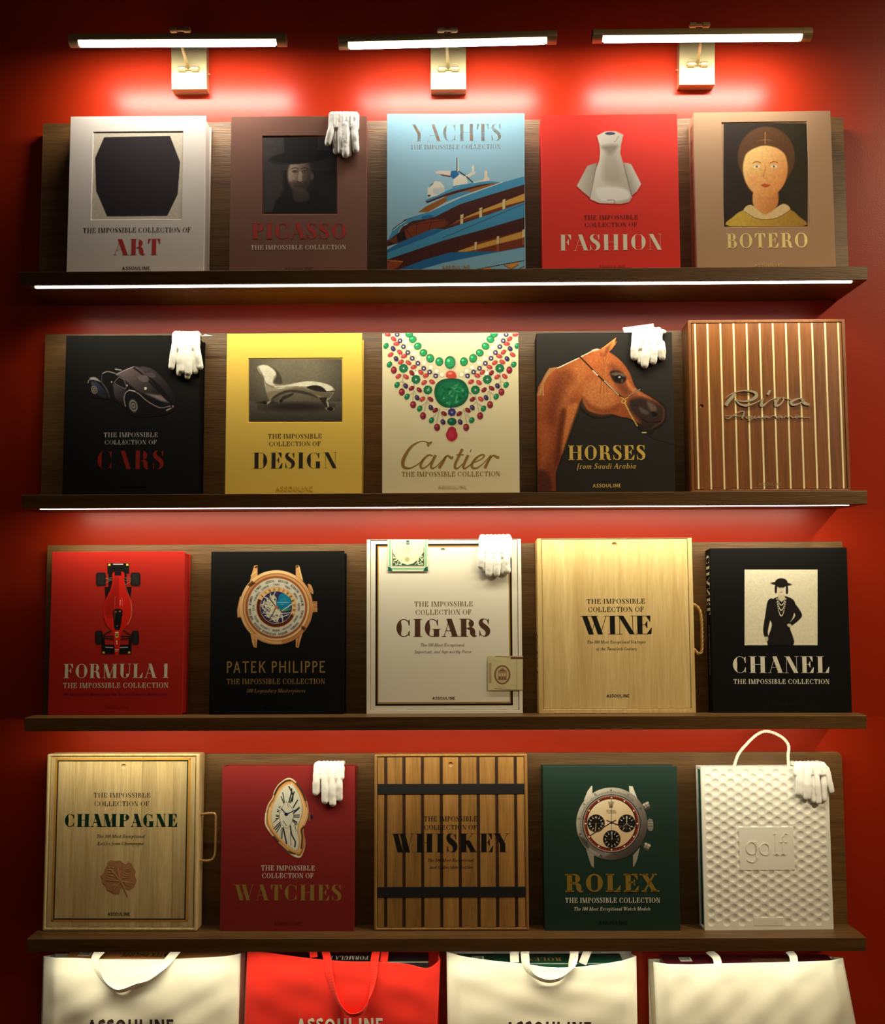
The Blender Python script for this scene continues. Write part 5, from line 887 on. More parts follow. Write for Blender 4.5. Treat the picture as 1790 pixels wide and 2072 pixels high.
def pad(cv, name, pts, m, th):
    P = [cv.L(*q) for q in pts]; tri = tessellate_polygon([[Vector((a, b, 0)) for a, b in P]]); n = len(P)
    vs = [(a, -.0001, b) for a, b in P]+[(a, -th, b) for a, b in P]; fs = [tuple(i+n for i in t) for t in tri]+[(i, (i+1) % n, n+(i+1) % n, n+i) for i in range(n)]
    return obj(name, vs, fs, m, cv.root)
o = pad(cv, 'leaf_emblem', leaf, COP, .0008); o.location.y = .0018; cv.y0 = .0010
b = [([(820, 1305), (720, 1190), (712, 1180)], [12, 6, 3]), ([(820, 1305), (790, 1170)], [12, 4]), ([(820, 1305), (900, 1170)], [12, 4]), ([(820, 1310), (690, 1300)], [10, 4]), ([(820, 1310), (940, 1330)], [10, 4]), ([(822, 1315), (750, 1400)], [10, 4]), ([(825, 1310), (860, 1380), (890, 1445)], [12, 12, 8])]
for k in range(5): b += [([(760-k*2, 1190+k*24), (700+k*4, 1180+k*26)], [7, 3]), ([(770, 1185+k*22), (790+k*2, 1160+k*22)], [6, 3]), ([(870-k*8, 1200+k*20), (905-k*4, 1205+k*18)], [7, 3]), ([(760+k*10, 1340+k*2), (740+k*6, 1365+k*6)], [6, 3]), ([(860+k*14, 1318+k*3), (870+k*14, 1345+k*6)], [6, 3])]
cv.strokes('leaf_vein', b, plain('copper_light', (240, 196, 140), .35, .5), off=.0001, raise_=.0006, k=1)
cv.y0 = 0; a0 = cv.L(1550, 718); a1 = cv.L(1545, 1132); WX = cv.W/2; rope(cv, 'rope_handle', [(WX-.004, .02, a0[1]), (WX+.018, .02, a0[1]+.003), (WX+.037, .02, a0[1]+.003), (WX+.0415, .02, a0[1]-.004), (WX+.042, .02, a0[1]-.03), (WX+.0415, .02, a1[1]+.025), (WX+.038, .02, a1[1]+.008), (WX+.03, .02, a1[1]), (WX+.014, .02, a1[1]-.002), (WX-.004, .02, a1[1]+.001)], .0032, ROPE, .008)
# 17: dark red book with the bent watch
cv = Cover('melt', 3, .06, -.4242, .3613, .4365, -.8348, (430, 1500, 5.18), 'dark red book with a bent gold watch, second on the bottom shelf', 'book', group=K)
WR = (134, 32, 30); case(cv, cloth('wine_red_cloth', WR))
p = Pic(cv, 535, 370, 1070, 1235, WR, 1.6, cut=True)
out = [(812, 382), (870, 420), (930, 500), (975, 590), (1000, 680), (1004, 760), (985, 840), (958, 900), (955, 960), (972, 1040), (965, 1120), (935, 1200), (900, 1222), (830, 1195), (740, 1120), (650, 1020), (580, 930), (550, 860), (552, 760), (580, 660), (625, 590), (645, 520), (690, 450), (760, 395)]
p.poly(out, (232, 214, 168), 6, 1); cx0, cy0 = 770, 780
def shr(k, dx=0, dy=0): return [(cx0+(x-cx0)*k+dx, cy0+(y-cy0)*k+dy) for x, y in out]
p.poly(shr(.95, 4), (120, 62, 28), 10, 1); p.poly(shr(.92, 5, 2), (216, 150, 80), 12, 1); p.poly(shr(.86, 6, 4), (236, 190, 126), 10, 1)
for q in ([(880, 440), (940, 530), (975, 620)], [(960, 900), (930, 930), (940, 1010), (930, 1120)], [(640, 1000), (720, 1090), (800, 1160), (860, 1180)], [(650, 560), (690, 480), (760, 420), (812, 410)]): p.line(q, (30, 18, 14), 16, 12, 1, .85)
for q in ([(600, 700), (590, 800), (620, 900)], [(985, 700), (985, 780), (950, 870)], [(700, 1060), (790, 1140)], [(830, 440), (900, 540), (950, 660)]): p.line(q, (250, 206, 140), 14, 14, 1, .9)
p.line([(560, 760), (556, 860), (590, 930)], (244, 238, 206), 16, 10, 1); p.poly([(840, 1185), (880, 1190), (900, 1215), (870, 1212)], (240, 240, 226), 6)
dial = [(815, 448), (860, 480), (905, 560), (932, 650), (938, 740), (915, 820), (895, 880), (890, 960), (905, 1040), (900, 1110), (875, 1145), (830, 1120), (740, 1040), (670, 960), (630, 870), (615, 780), (635, 680), (680, 580), (740, 490)]
p.poly([(x+3, y+2) for x, y in dial], (110, 100, 80), 14, 1); p.poly(dial, (226, 222, 200), 6, 1)
for q, w_ in (([(800, 475), (840, 560), (835, 630)], 13), ([(830, 500), (822, 560), (800, 640)], 13), ([(855, 530), (835, 590), (815, 645)], 12), ([(890, 620), (845, 695)], 12), ([(735, 540), (752, 640)], 9), ([(720, 580), (745, 650)], 9), ([(710, 680), (695, 695), (715, 700)], 6),
              ([(850, 775), (910, 772)], 8), ([(850, 787), (910, 787)], 8), ([(850, 798), (908, 802)], 8), ([(845, 760), (912, 700)], 10), ([(850, 750), (905, 690)], 8), ([(838, 820), (885, 850)], 10), ([(840, 835), (880, 880)], 8), ([(845, 830), (890, 870)], 6), ([(860, 870), (875, 945)], 5),
              ([(815, 890), (830, 980), (865, 1050), (862, 1105)], 13), ([(740, 910), (760, 1000), (775, 1070)], 14), ([(735, 905), (728, 1020)], 6), ([(720, 905), (718, 1020)], 6), ([(815, 890), (820, 1090)], 4), ([(705, 850), (645, 915)], 10), ([(710, 865), (660, 930)], 10), ([(715, 880), (672, 955)], 9), ([(700, 800), (640, 850)], 7), ([(695, 790), (668, 790)], 8), ([(697, 805), (660, 815)], 8), ([(697, 778), (665, 775)], 8), ([(700, 745), (675, 735), (700, 730), (680, 715)], 6)): p.line(q, (26, 26, 34), w_, 4, 1)
p.line([(772, 630), (715, 720), (700, 790), (720, 860), (772, 912), (825, 860), (848, 780), (835, 710), (772, 630)], (120, 112, 96), 4, 3, 1); p.line([(780, 660), (800, 695)], (60, 56, 56), 4, 3); p.line([(740, 835), (775, 888)], (60, 56, 56), 6, 4)
p.line([(772, 768), (722, 708)], (22, 34, 84), 11, 4); p.line([(772, 768), (890, 712)], (22, 34, 84), 11, 4); p.ell(772, 766, 20, 18, (20, 30, 80), 5)
p.poly([(1000, 755), (1020, 745), (1030, 800), (1020, 838), (1003, 825)], (150, 100, 54), 5); [p.line([(1003, 765+k*16), (1026, 762+k*16)], (70, 36, 20), 4, 3) for k in range(4)]; p.poly([(1028, 770), (1050, 790), (1054, 802), (1038, 815), (1028, 815)], (18, 26, 66), 5, 1)
p.build('cover_picture', PRINT, off=.0003)
collection_lines(cv, (510, 1070, 1302, 1354), (519, 1056, 1382, 1434), WI, .17, .05); cv.text('title', 'WATCHES', 222, 1348, 1502, 1669, plain('antique_gold', (184, 150, 72), .42, .4), .23, .022); cv.mark(650, 925, 1890, 1922, plain('red_blind', (112, 24, 24), .5), T=.13, raise_=.0004)
# 18: whiskey box
cv = Cover('whisky', 3, .06, .017, .4156, .4684, .1151, (740, 1490, 4.709), 'brown plank box with two black bands, middle of the bottom shelf', 'box', name='wooden_box')
WK = wood('amber_wood', (112, 78, 36), (180, 132, 70), 'Z', 1.8, .42, .12, vary=.14, contrast=.9); r = wood_box(cv, WK, .0088, .0075, None, None, .0045)
ch = wood('charred_wood', (38, 20, 10), (66, 38, 18), 'Z', 1.5, .5, .2)
ex = [cv.L(x, 1000)[0] for x in (188, 363, 540, 720, 897, 1073, 1250, 1430)]; hc = cv.L(808, 270); ed = [r[0]]
cw = .0044; cv.y0 = .0018
for x in ex: ed += [x-cw, x+cw]
ed.append(r[2])
for k in range(0, len(ed), 2):
    a, b = ed[k], ed[k+1]
    if a < hc[0] < b: MB().plate(rect(a, r[1], b, r[3]), [ring(hc[0], hc[1], .0068, 24)[::-1]], .0018, .008).build('plank', WK, cv.root, bevel=.0004); finger_hole(cv, hc, .0068, .0018, WK)
    else: MB().box((a, .0018, r[1]), (b, .008, r[3])).build('plank', WK, cv.root, bevel=.0004)
for x in ex:
    MB().box((x-cw, .0021, r[1]), (x-.0003, .008, r[3])).box((x+.0003, .0021, r[1]), (x+cw, .008, r[3])).build('charred_edge', ch, cv.root)
BAND = plain('black_band', (24, 22, 22), .5, 0, 30, .05, .5)
for y0, y1 in ((452, 552), (1434, 1535)):
    b = cv.box(120, y0, 1502, y1); MB().box((r[0], .0008, b[1]), (r[2], .0024, b[3])).build('metal_band', BAND, cv.root, bevel=.0003)
o = collection_lines(cv, (555, 1061, 760, 809), (557, 1056, 842, 889), INK, .16, .05); cv.text('title', 'WHISKEY', 243, 1369, 926, 1104, INK, .3, .022, track=.07); cv.text('tagline', 'The 100 Most Exceptional', 590, 1029, 1164, 1194, INK, .16, .07, italic=.25); cv.text('tagline', 'and Collectible Bottles', 609, 1019, 1231, 1261, INK, .16, .07, italic=.25)
# 19: green watch book
cv = Cover('green', 3, .06, .4477, .3625, .4347, -.0311, (1080, 1510, 5.18), 'dark green book with a steel wristwatch with three black subdials', 'book', group=K)
GN_ = (16, 46, 34); case(cv, cloth('bottle_green_cloth', GN_, .55, .2, spec=.45))
p = Pic(cv, 430, 400, 1260, 1290, GN_, 1.7, cut=True); ST, SD, SL = (150, 142, 130), (62, 56, 52), (216, 210, 194)
for q, c in (([(600, 415), (612, 415), (612, 520), (520, 570), (560, 470)], SL), ([(995, 415), (1035, 420), (1095, 580), (1000, 500)], SL), ([(545, 1080), (635, 1140), (635, 1278), (600, 1255), (575, 1180)], ST), ([(1110, 1060), (1030, 1150), (1030, 1265), (1050, 1260), (1085, 1180)], ST)): p.poly(q, c, 6)
p.line([(632, 1150), (632, 1270)], (40, 34, 32), 7, 5); p.line([(1034, 1150), (1034, 1262)], (40, 34, 32), 7, 5)
for x, y, r0 in ((1175, 625, -28), (1178, 1050, 22)):
    c_, s_ = cos(radians(r0)), sin(radians(r0)); f = lambda a, b: (x+a*c_-b*s_, y+a*s_+b*c_)
    p.poly([f(-60, -22), f(-20, -22), f(-20, 22), f(-60, 22)], SD, 4); p.poly([f(-22, -38), f(34, -36), f(36, 36), f(-22, 38)], ST, 6); p.line([f(-22, -22), f(34, -20)], SL, 16, 10); p.line([f(-20, 28), f(34, 26)], SD, 14, 8); p.line([f(0, -36), f(0, 36)], SD, 4, 4)
p.poly([(1190, 780), (1205, 760), (1240, 765), (1250, 800), (1250, 860), (1240, 888), (1200, 885), (1190, 860)], ST, 5); [p.line([(1195, 775+k*17), (1245, 775+k*17)], SD, 5, 4) for k in range(7)]
p.ell(815, 812, 373, 380, ((206, 200, 184), (70, 62, 58), (600, 500), (1050, 1080)), 6); p.poly([(560, 1060), (700, 1100), (820, 1110), (700, 1160), (600, 1120)], (176, 168, 156), 30, 1, .6); p.poly([(470, 940), (560, 1000), (560, 1060), (500, 1010)], (52, 46, 44), 20, 1, .7)
for k in range(100):
    a = -2.9+k*3.7/100
    if k % 1 == 0: p.line([(815+315*sin(a), 812-318*cos(a)), (815+(333 if k % 5 else 340)*sin(a), 812-(336 if k % 5 else 343)*cos(a))], (40, 36, 34), 4, 4, 0, .8)
p.ell(812, 812, 305, 308, (40, 34, 32), 6); p.ell(812, 812, 296, 300, (150, 140, 124), 6); p.ell(812, 812, 284, 287, (120, 30, 22), 5); p.ell(812, 812, 262, 265, (30, 18, 16), 4); p.ell(810, 812, 254, 257, ((236, 216, 180), (214, 182, 140), (700, 600), (900, 1050)), 5)
for k in range(60): a = 2*pi*k/60; p.line([(812+273*sin(a), 812-276*cos(a)), (812+281*sin(a), 812-284*cos(a))], (214, 190, 150), 3, 3, 0, .7)
for k in range(12): a = 2*pi*k/12; p.poly([(812+270*sin(a)-8, 812-273*cos(a)-8), (812+270*sin(a)+8, 812-273*cos(a)-8), (812+270*sin(a)+8, 812-273*cos(a)+8), (812+270*sin(a)-8, 812-273*cos(a)+8)], (236, 226, 190), 3)
for x, y in ((650, 810), (972, 810), (815, 975)):
    p.ell(x, y, 92, 94, (90, 76, 60), 4); p.ell(x, y, 89, 91, (20, 16, 16), 5); p.line([(x-70, y), (x+70, y)], (120, 112, 98), 4, 3, 0, .7); p.line([(x, y-70), (x, y+70)], (120, 112, 98), 4, 3, 0, .7)
    for k in range(12):
        a = 2*pi*k/12
        if k % 3: p.ell(x+60*sin(a), y-60*cos(a), 6, 6, (222, 212, 190), 3); p.line([(x+68*sin(a), y-68*cos(a)), (x+84*sin(a), y-84*cos(a))], (222, 212, 190), 4, 3)
p.line([(650, 810), (642, 890)], (206, 180, 120), 8, 4); p.line([(972, 800), (972, 735)], (226, 220, 200), 8, 4); p.line([(972, 812), (1020, 850)], (200, 190, 170), 5, 3); p.line([(972, 812), (925, 850)], (200, 190, 170), 5, 3); p.line([(818, 975), (812, 900)], (230, 220, 196), 8, 4)
p.line([(812, 800), (590, 938)], (70, 56, 46), 12, 5); p.line([(812, 800), (972, 862)], (70, 56, 46), 14, 5); p.line([(812, 800), (765, 780)], (60, 48, 40), 12, 5); p.line([(812, 800), (855, 780)], (60, 48, 40), 12, 5); p.line([(810, 520), (814, 1060)], (46, 36, 32), 4, 3); p.ell(812, 803, 15, 15, (50, 40, 34), 5)
for dx in (-26, -13, 0, 13, 26): p.line([(808+dx*.45, 640), (808+dx, 590-(6 if dx == 0 else 0))], (96, 74, 50), 6, 4); p.ell(808+dx, 585-(6 if dx == 0 else 0), 4, 4, (96, 74, 50), 3)
p.line([(790, 642), (826, 642)], (96, 74, 50), 7, 4)
p.build('cover_picture', printed('dark_cloth_print', .75, .3, .12), off=.0003)
cv.text('dial_lettering', 'ROLEX', 760, 858, 668, 686, plain('dial_brown', (96, 50, 26), .5), .2, .07, off=.0006); cv.text('dial_lettering', 'COSMOGRAPH', 760, 862, 692, 704, plain('dial_brown', (96, 50, 26), .5), .14, sans=True, off=.0006)
around(cv, ['60', '55', '50'], 812, 812, 343, 347, 0, 24, YINK, 'bezel_lettering', sweep=.27 if False else 3*.0875); around(cv, ['65', '70', '75', '80', '90', '100'], 812, 812, 343, 347, -.5, 24, YINK, 'bezel_lettering', sweep=-.44)
for x, y, ws in ((650, 812, ('60', '15', '', '45')), (972, 812, ('30', '', '', '')), (815, 975, ('12', '3', '6', '9'))):
    around(cv, list(ws), x, y, 66, 68, 0, 24, WI, 'dial_lettering', T=.16, upright=True)
GF = plain('rich_gold_foil', (196, 158, 70), .34, .6, 400, .1); cv.text('title', 'ROLEX', 328, 1315, 1336, 1527, GF, .25, .085, raise_=.0003); cv.text('subtitle', 'THE IMPOSSIBLE COLLECTION', 329, 1321, 1587, 1641, WI, .18, .06); cv.text('tagline', 'The 100 Most Exceptional Watch Models', 422, 1219, 1684, 1722, WI, .17, .08, italic=.25); cv.mark(680, 980, 1832, 1868, plain('green_blind', (10, 30, 22), .4), T=.13, raise_=.0004)
# 20: white dimpled case
cv = Cover('golf', 3, .055, .8669, .3453, .4317, .8075, (1380, 1460, 4.605), 'white dimpled case with a white rope handle, right end of the bottom shelf', 'box', name='dimpled_case')
WP = plain('white_moulded_shell', (248, 245, 232), .42, 0, 120, .02); W, h, t = cv.W, cv.h, cv.t; x0, x1 = -W/2, W/2
# front sheet with pressed dimples
px_, pz_ = cv.L(372, 1600)[0]-cv.L(232, 1600)[0] if False else (cv.L(1331, 1570)[0]-cv.L(265, 1590)[0])/7.5, 0
row = (cv.L(700, 500)[1]-cv.L(700, 1590)[1])/12.15; cc = []; o0 = cv.L(265, 1600)
for j in range(-6, 22):
    for i in range(-2, 12):
        for hx, hz in ((0, 0), (.5, .5)): cc.append((o0[0]+(i+hx)*px_, o0[1]+(j+hz)*row))
lb = cv.box(530, 980, 1042, 1385); pb = cv.box(668, 1825, 940, 1900); rad = px_*.215; nx, nz = 300, 380
cc = [c for c in cc if x0+.007+rad*.8 < c[0] < x1-.004-rad*.6 and .008+rad < c[1] < h-.012-rad*.3]
Xg, Zg = np.meshgrid(np.linspace(x0+.0005, x1-.0005, nx), np.linspace(.0005, h-.0005, nz)); Y = np.zeros_like(Xg)
for c in cc:
    d2 = ((Xg-c[0])**2+(Zg-c[1])**2)/rad**2; Y = np.maximum(Y, np.where(d2 < 1.25, .0022*np.clip(1-d2/1.25, 0, 1)**.8, 0))
inl = (Xg > lb[0]) & (Xg < lb[2]) & (Zg > lb[1]) & (Zg < lb[3]); inp = (Xg > pb[0]) & (Xg < pb[2]) & (Zg > pb[1]) & (Zg < pb[3]); Y[inl | inp] = -.0006
co = np.stack([Xg, Y, Zg], -1).reshape(-1, 3); idx = np.arange(nx*nz).reshape(nz, nx); q = np.stack([idx[:-1, :-1], idx[:-1, 1:], idx[1:, 1:], idx[1:, :-1]], -1).reshape(-1, 4)
o = obj('dimpled_front', co.tolist(), q.tolist(), WP, cv.root, smooth=True)
b = MB().box((x0, .0032, 0), (x0+.004, .0085, h)).box((x0, t-.006, 0), (x0+.004, t, h)).box((x0, .0032, 0), (x0+.004, t, .006)).box((x0, .0032, h-.008), (x0+.004, t, h)); b.build('open_side_edge', WP, cv.root, bevel=.0008)
MB().box((x0+.001, t-.004, 0), (x1, t, h)).box((x1-.004, .0032, 0), (x1, t-.004, h)).box((x0+.004, .0032, 0), (x1-.004, t-.004, .004)).box((x0+.004, .0032, h-.004), (x1-.004, t-.004, h)).plate(rect(x0, 0, x1, h), [rect(x0+.0006, .0006, x1-.0006, h-.0006)[::-1]], 0, .0034).build('case_shell', WP, cv.root, bevel=.0004)
cv.text('embossed_title', 'g', 592, 700, 1040, 1240, WP, .1, .045, raise_=.0009, y=-.0006); cv.text('embossed_title', 'o', 718, 825, 1060, 1245, WP, .1, .045, raise_=.0009, y=-.0006); cv.text('embossed_title', 'l', 850, 905, 1040, 1242, WP, .1, .045, raise_=.0009, y=-.0006); cv.text('embossed_title', 'f', 912, 990, 1040, 1242, WP, .1, .045, raise_=.0009, y=-.0006)
cv.mark(715, 900, 1845, 1878, WP, T=.12, raise_=.0006)
a0, a1 = cv.L(478, 400), cv.L(990, 400); P = [cv.L(*q, .02) for q in ((478, 400), (520, 310), (590, 220), (670, 140), (740, 98), (800, 92), (880, 118), (950, 165), (990, 230), (985, 320), (990, 400))]
rope(cv, 'rope_handle', [(P[0][0], .02, h-.004)]+[(a, .02, max(b_, h+.004)) for a, b_ in P[1:-1]]+[(P[-1][0], .02, h-.004)], .0042, WROPE, .0075)
gb = empty('boxed_book'); gb.matrix_world = cv.M; tag(gb, 'green book whose spine shows in the open side of the white dimpled case', 'book')
MB().box((x0+.0046, .0095, .0065), (x1-.0045, t-.0065, h-.0085)).build('cover', cloth('sea_green_cloth', (16, 96, 76)), gb, bevel=.002)
# ------------------------------------------------------------------ cotton gloves
COT = cloth('white_cotton', (248, 244, 236), .9, .6, .3)
COV = {}
def glove(key, label, palm, fingers, r_palm=.0135, cuff=None, seams=(), y0=0., lift=0., back=.035, thumb=None, ext=None):
    """palm: (x0, x1, ytop, yb) in zoom units; fingers: (xk, yk, xt, yt, w)"""
    M, org, W, h, t, inv = COV[key]; cvx = Cover.__new__(Cover); cvx.inv = inv; cvx.org = org
    g = empty('cotton_glove'); g.matrix_world = M; tag(g, label, 'glove', 'white cotton gloves draped over the books and boxes')
    sc = cvx.L(600, 500, -.008)[0]-cvx.L(500, 500, -.008)[0]; sc /= 100; mb = MB(); yf = -.0085-y0
    L = lambda x, y: cvx.L(x, y, yf); ztop = h+.0065+lift; x0, x1, yt, yb = palm; fy = .72
    for (xk, yk, xt, yt_, w_) in fingers:
        a, b = L(xk, yk), L(xt, yt_); r = w_*sc/2; dx, dz = b[0]-a[0], b[1]-a[1]; l = math.hypot(dx, dz); b2 = (b[0]-dx/l*r*.9, b[1]-dz/l*r*.9)
        mid = (a[0]*.5+b2[0]*.5, a[1]*.5+b2[1]*.5); mb.capsule((a[0], yf, a[1]), (mid[0], yf-.0015, mid[1]), r*.95, r*.98, fy, 12); mb.capsule((mid[0], yf-.0015, mid[1]), (b2[0], yf+.001, b2[1]), r*.98, r*.9, fy, 12)
    n = 9; rp = .0092
    for k in range(n):
        f = k/(n-1); xb = x0+(x1-x0)*f; a = L(xb, yb); b = L(xb, yt); s_ = rp*.9; zt = min(max(b[1], h-.002), ztop)
        xa = a[0]+(s_*.8 if k == 0 else -s_*.8 if k == n-1 else 0); xt_ = b[0]+(s_*.8 if k == 0 else -s_*.8 if k == n-1 else 0); ry = .0062
        wob = .0012*math.sin(k*2.1+x0)
        mb.capsule((xa, yf+wob, a[1]), (xt_, yf+.001, zt-.006), rp, rp*.95, ry/rp, 12); mb.capsule((xt_, yf+.001, zt-.006), (xt_, -.003, zt), .0062, .0062, 1, 10)
        vb = len(mb.v); mb.capsule((xt_, -.003, zt), (xt_, back, ztop+.0005), .0065, .006, 1, 10)
    if thumb: xk, yk, xt, y_, w_ = thumb; a, b = L(xk, yk), L(xt, y_); r = w_*sc/2; mb.capsule((a[0], yf, a[1]), (b[0], yf, b[1]), r, r*.85, .8, 12)
    o = mb.build('knitted_hand', COT, g, smooth=True); rm = o.modifiers.new('fuse', 'REMESH'); rm.mode = 'VOXEL'; rm.voxel_size = .00135; rm.use_smooth_shade = True
    sm = o.modifiers.new('soften', 'SMOOTH'); sm.factor = .6; sm.iterations = 9
    tx = bpy.data.textures.get('cotton_wrinkles') or bpy.data.textures.new('cotton_wrinkles', 'CLOUDS'); tx.noise_scale = .016
    dp = o.modifiers.new('wrinkles', 'DISPLACE'); dp.texture = tx; dp.strength = .0022; dp.mid_level = .5; dp.texture_coords = 'LOCAL'
    for q in seams:
        P = [(L(*p)[0], yf-.0068, min(L(*p)[1], h)) for p in q]; MB().tube(spline(P, 4), .0009, 6).build('seam', COT, g, smooth=True)
    if cuff:
        P = [L(*q) for q in cuff]; yb_ = .012; MB().add([(a, yb_, max(b, h+.001)) for a, b in P]+[(a, yb_+.004, max(b, h+.001)) for a, b in P], [(0, 1, 2, 3), (7, 6, 5, 4)]+[(i, i+4, (i+1) % 4+4, (i+1) % 4) for i in range(4)]).build('cuff', COT, g, bevel=.0015)
    return g
for o in [x for x in C.objects if x.type == 'EMPTY' and x.name.split('.')[0] in ('book', 'wooden_box', 'dimpled_case')]: pass
def reg(key, row, t, X, W, h, yaw, org):
    y = BB-t*cos(A); z = ZS[row]-(.15-abs(y))*tan(A); M = Matrix.Translation((X, y, z)) @ Matrix.Rotation(radians(yaw), 4, 'Z') @ Matrix.Rotation(-A, 4, 'X'); COV[key] = (M, org, W, h, t, np.array(M.inverted()))
reg('man', 0, .062, -.3825, .3648, .4429, .3482, (450, 210, 5.18)); reg('cars', 1, .062, -.8343, .3603, .4385, .6732, (110, 640, 5.18)); reg('horses', 1, .06, .4337, .3636, .4385, -.4745, (1070, 630, 5.18))
reg('cigar', 2, .06, .001, .4169, .4693, .2327, (730, 1060, 5.114)); reg('melt', 3, .06, -.4242, .3613, .4365, -.8348, (430, 1500, 5.18)); reg('golf', 3, .055, .8669, .3453, .4317, .8075, (1380, 1460, 4.605))
glove('man', 'white cotton glove hanging over the top corner of the brown portrait book', (1118, 1425, 95, 250), [(1150, 230, 1095, 440, 80), (1235, 230, 1240, 525, 74), (1295, 230, 1290, 568, 92), (1378, 230, 1398, 515, 84)], seams=[[(1180, 130), (1175, 230)], [(1272, 120), (1268, 240)], [(1350, 125), (1348, 235)]])
glove('man', 'white glove tucked under the other glove on the brown portrait book', (1140, 1400, 100, 230), [(1185, 240, 1190, 530, 74), (1330, 230, 1320, 555, 70)], y0=-.004, lift=-.003)
glove('cars', 'white cotton glove draped on the black vintage car book', (1238, 1520, 172, 330), [(1262, 300, 1222, 565, 76), (1335, 330, 1335, 600, 84), (1408, 330, 1405, 628, 86), (1490, 320, 1535, 560, 76)], seams=[[(1285, 250), (1290, 330)], [(1380, 260), (1372, 340)], [(1450, 270), (1452, 345)]])
glove('cars', 'white glove underneath with fingertips showing on the vintage car book', (1260, 1500, 178, 300), [(1310, 330, 1303, 630, 66), (1395, 330, 1392, 663, 74), (1465, 330, 1478, 606, 68)], y0=-.004, lift=-.003, cuff=[(1525, 300), (1560, 165), (1668, 300), (1600, 305)])
glove('horses', 'white cotton glove spread on the horse book, thumb pointing right', (1082, 1392, 175, 380), [(1108, 340, 1100, 515, 88), (1222, 350, 1212, 600, 92), (1305, 350, 1305, 560, 84), (1385, 340, 1398, 515, 88)], thumb=(1345, 205, 1415, 215, 56), seams=[[(1185, 250), (1195, 350)], [(1262, 260), (1262, 350)], [(1340, 260), (1345, 350)]])
glove('horses', 'white glove lying flat beneath, its cuff standing up behind the horse book', (1100, 1330, 190, 330), [(1160, 350, 1158, 552, 64), (1270, 350, 1265, 545, 60)], y0=-.004, lift=-.003, cuff=[(1010, 222), (990, 148), (1318, 103), (1335, 215)])
glove('cigar', 'white cotton glove hanging on the white box with gold border', (1225, 1555, 120, 330), [(1245, 290, 1240, 470, 84), (1325, 300, 1325, 550, 86), (1412, 300, 1402, 550, 88), (1500, 290, 1518, 520, 80)], seams=[[(1290, 200), (1285, 310)], [(1370, 200), (1366, 310)], [(1450, 210), (1455, 310)]])
glove('cigar', 'white glove beneath the other one on the white gold-bordered box', (1240, 1540, 125, 300), [(1275, 300, 1268, 500, 70), (1370, 300, 1350, 545, 72), (1465, 300, 1475, 530, 66)], y0=-.004, lift=-.003)
glove('melt', 'white cotton glove hanging on the dark red bent watch book', (1062, 1375, 215, 370), [(1092, 330, 1080, 572, 82), (1175, 350, 1178, 662, 82), (1255, 350, 1258, 686, 86), (1325, 340, 1330, 632, 76)], seams=[[(1130, 290), (1132, 340)], [(1215, 300), (1218, 420)], [(1290, 300), (1292, 420)]])
glove('melt', 'white glove hidden under the other one on the dark red bent watch book', (1080, 1360, 220, 340), [(1105, 340, 1100, 555, 64), (1215, 350, 1205, 640, 66), (1300, 350, 1300, 615, 60)], y0=-.004, lift=-.003)
glove('golf', 'white cotton glove on the dimpled case, one finger splayed to the right', (1040, 1340, 385, 480), [(1085, 450, 1085, 690, 66), (1160, 470, 1165, 735, 84), (1245, 470, 1275, 772, 62), (1345, 440, 1400, 672, 56)], seams=[[(1120, 400), (1125, 470)], [(1200, 400), (1210, 470)], [(1280, 395), (1300, 470)]])
glove('golf', 'white glove peeping out between the fingers of the one on the dimpled case', (1060, 1330, 390, 470), [(1120, 470, 1115, 700, 60), (1210, 470, 1222, 760, 60), (1312, 460, 1325, 750, 62)], y0=-.004, lift=-.003)

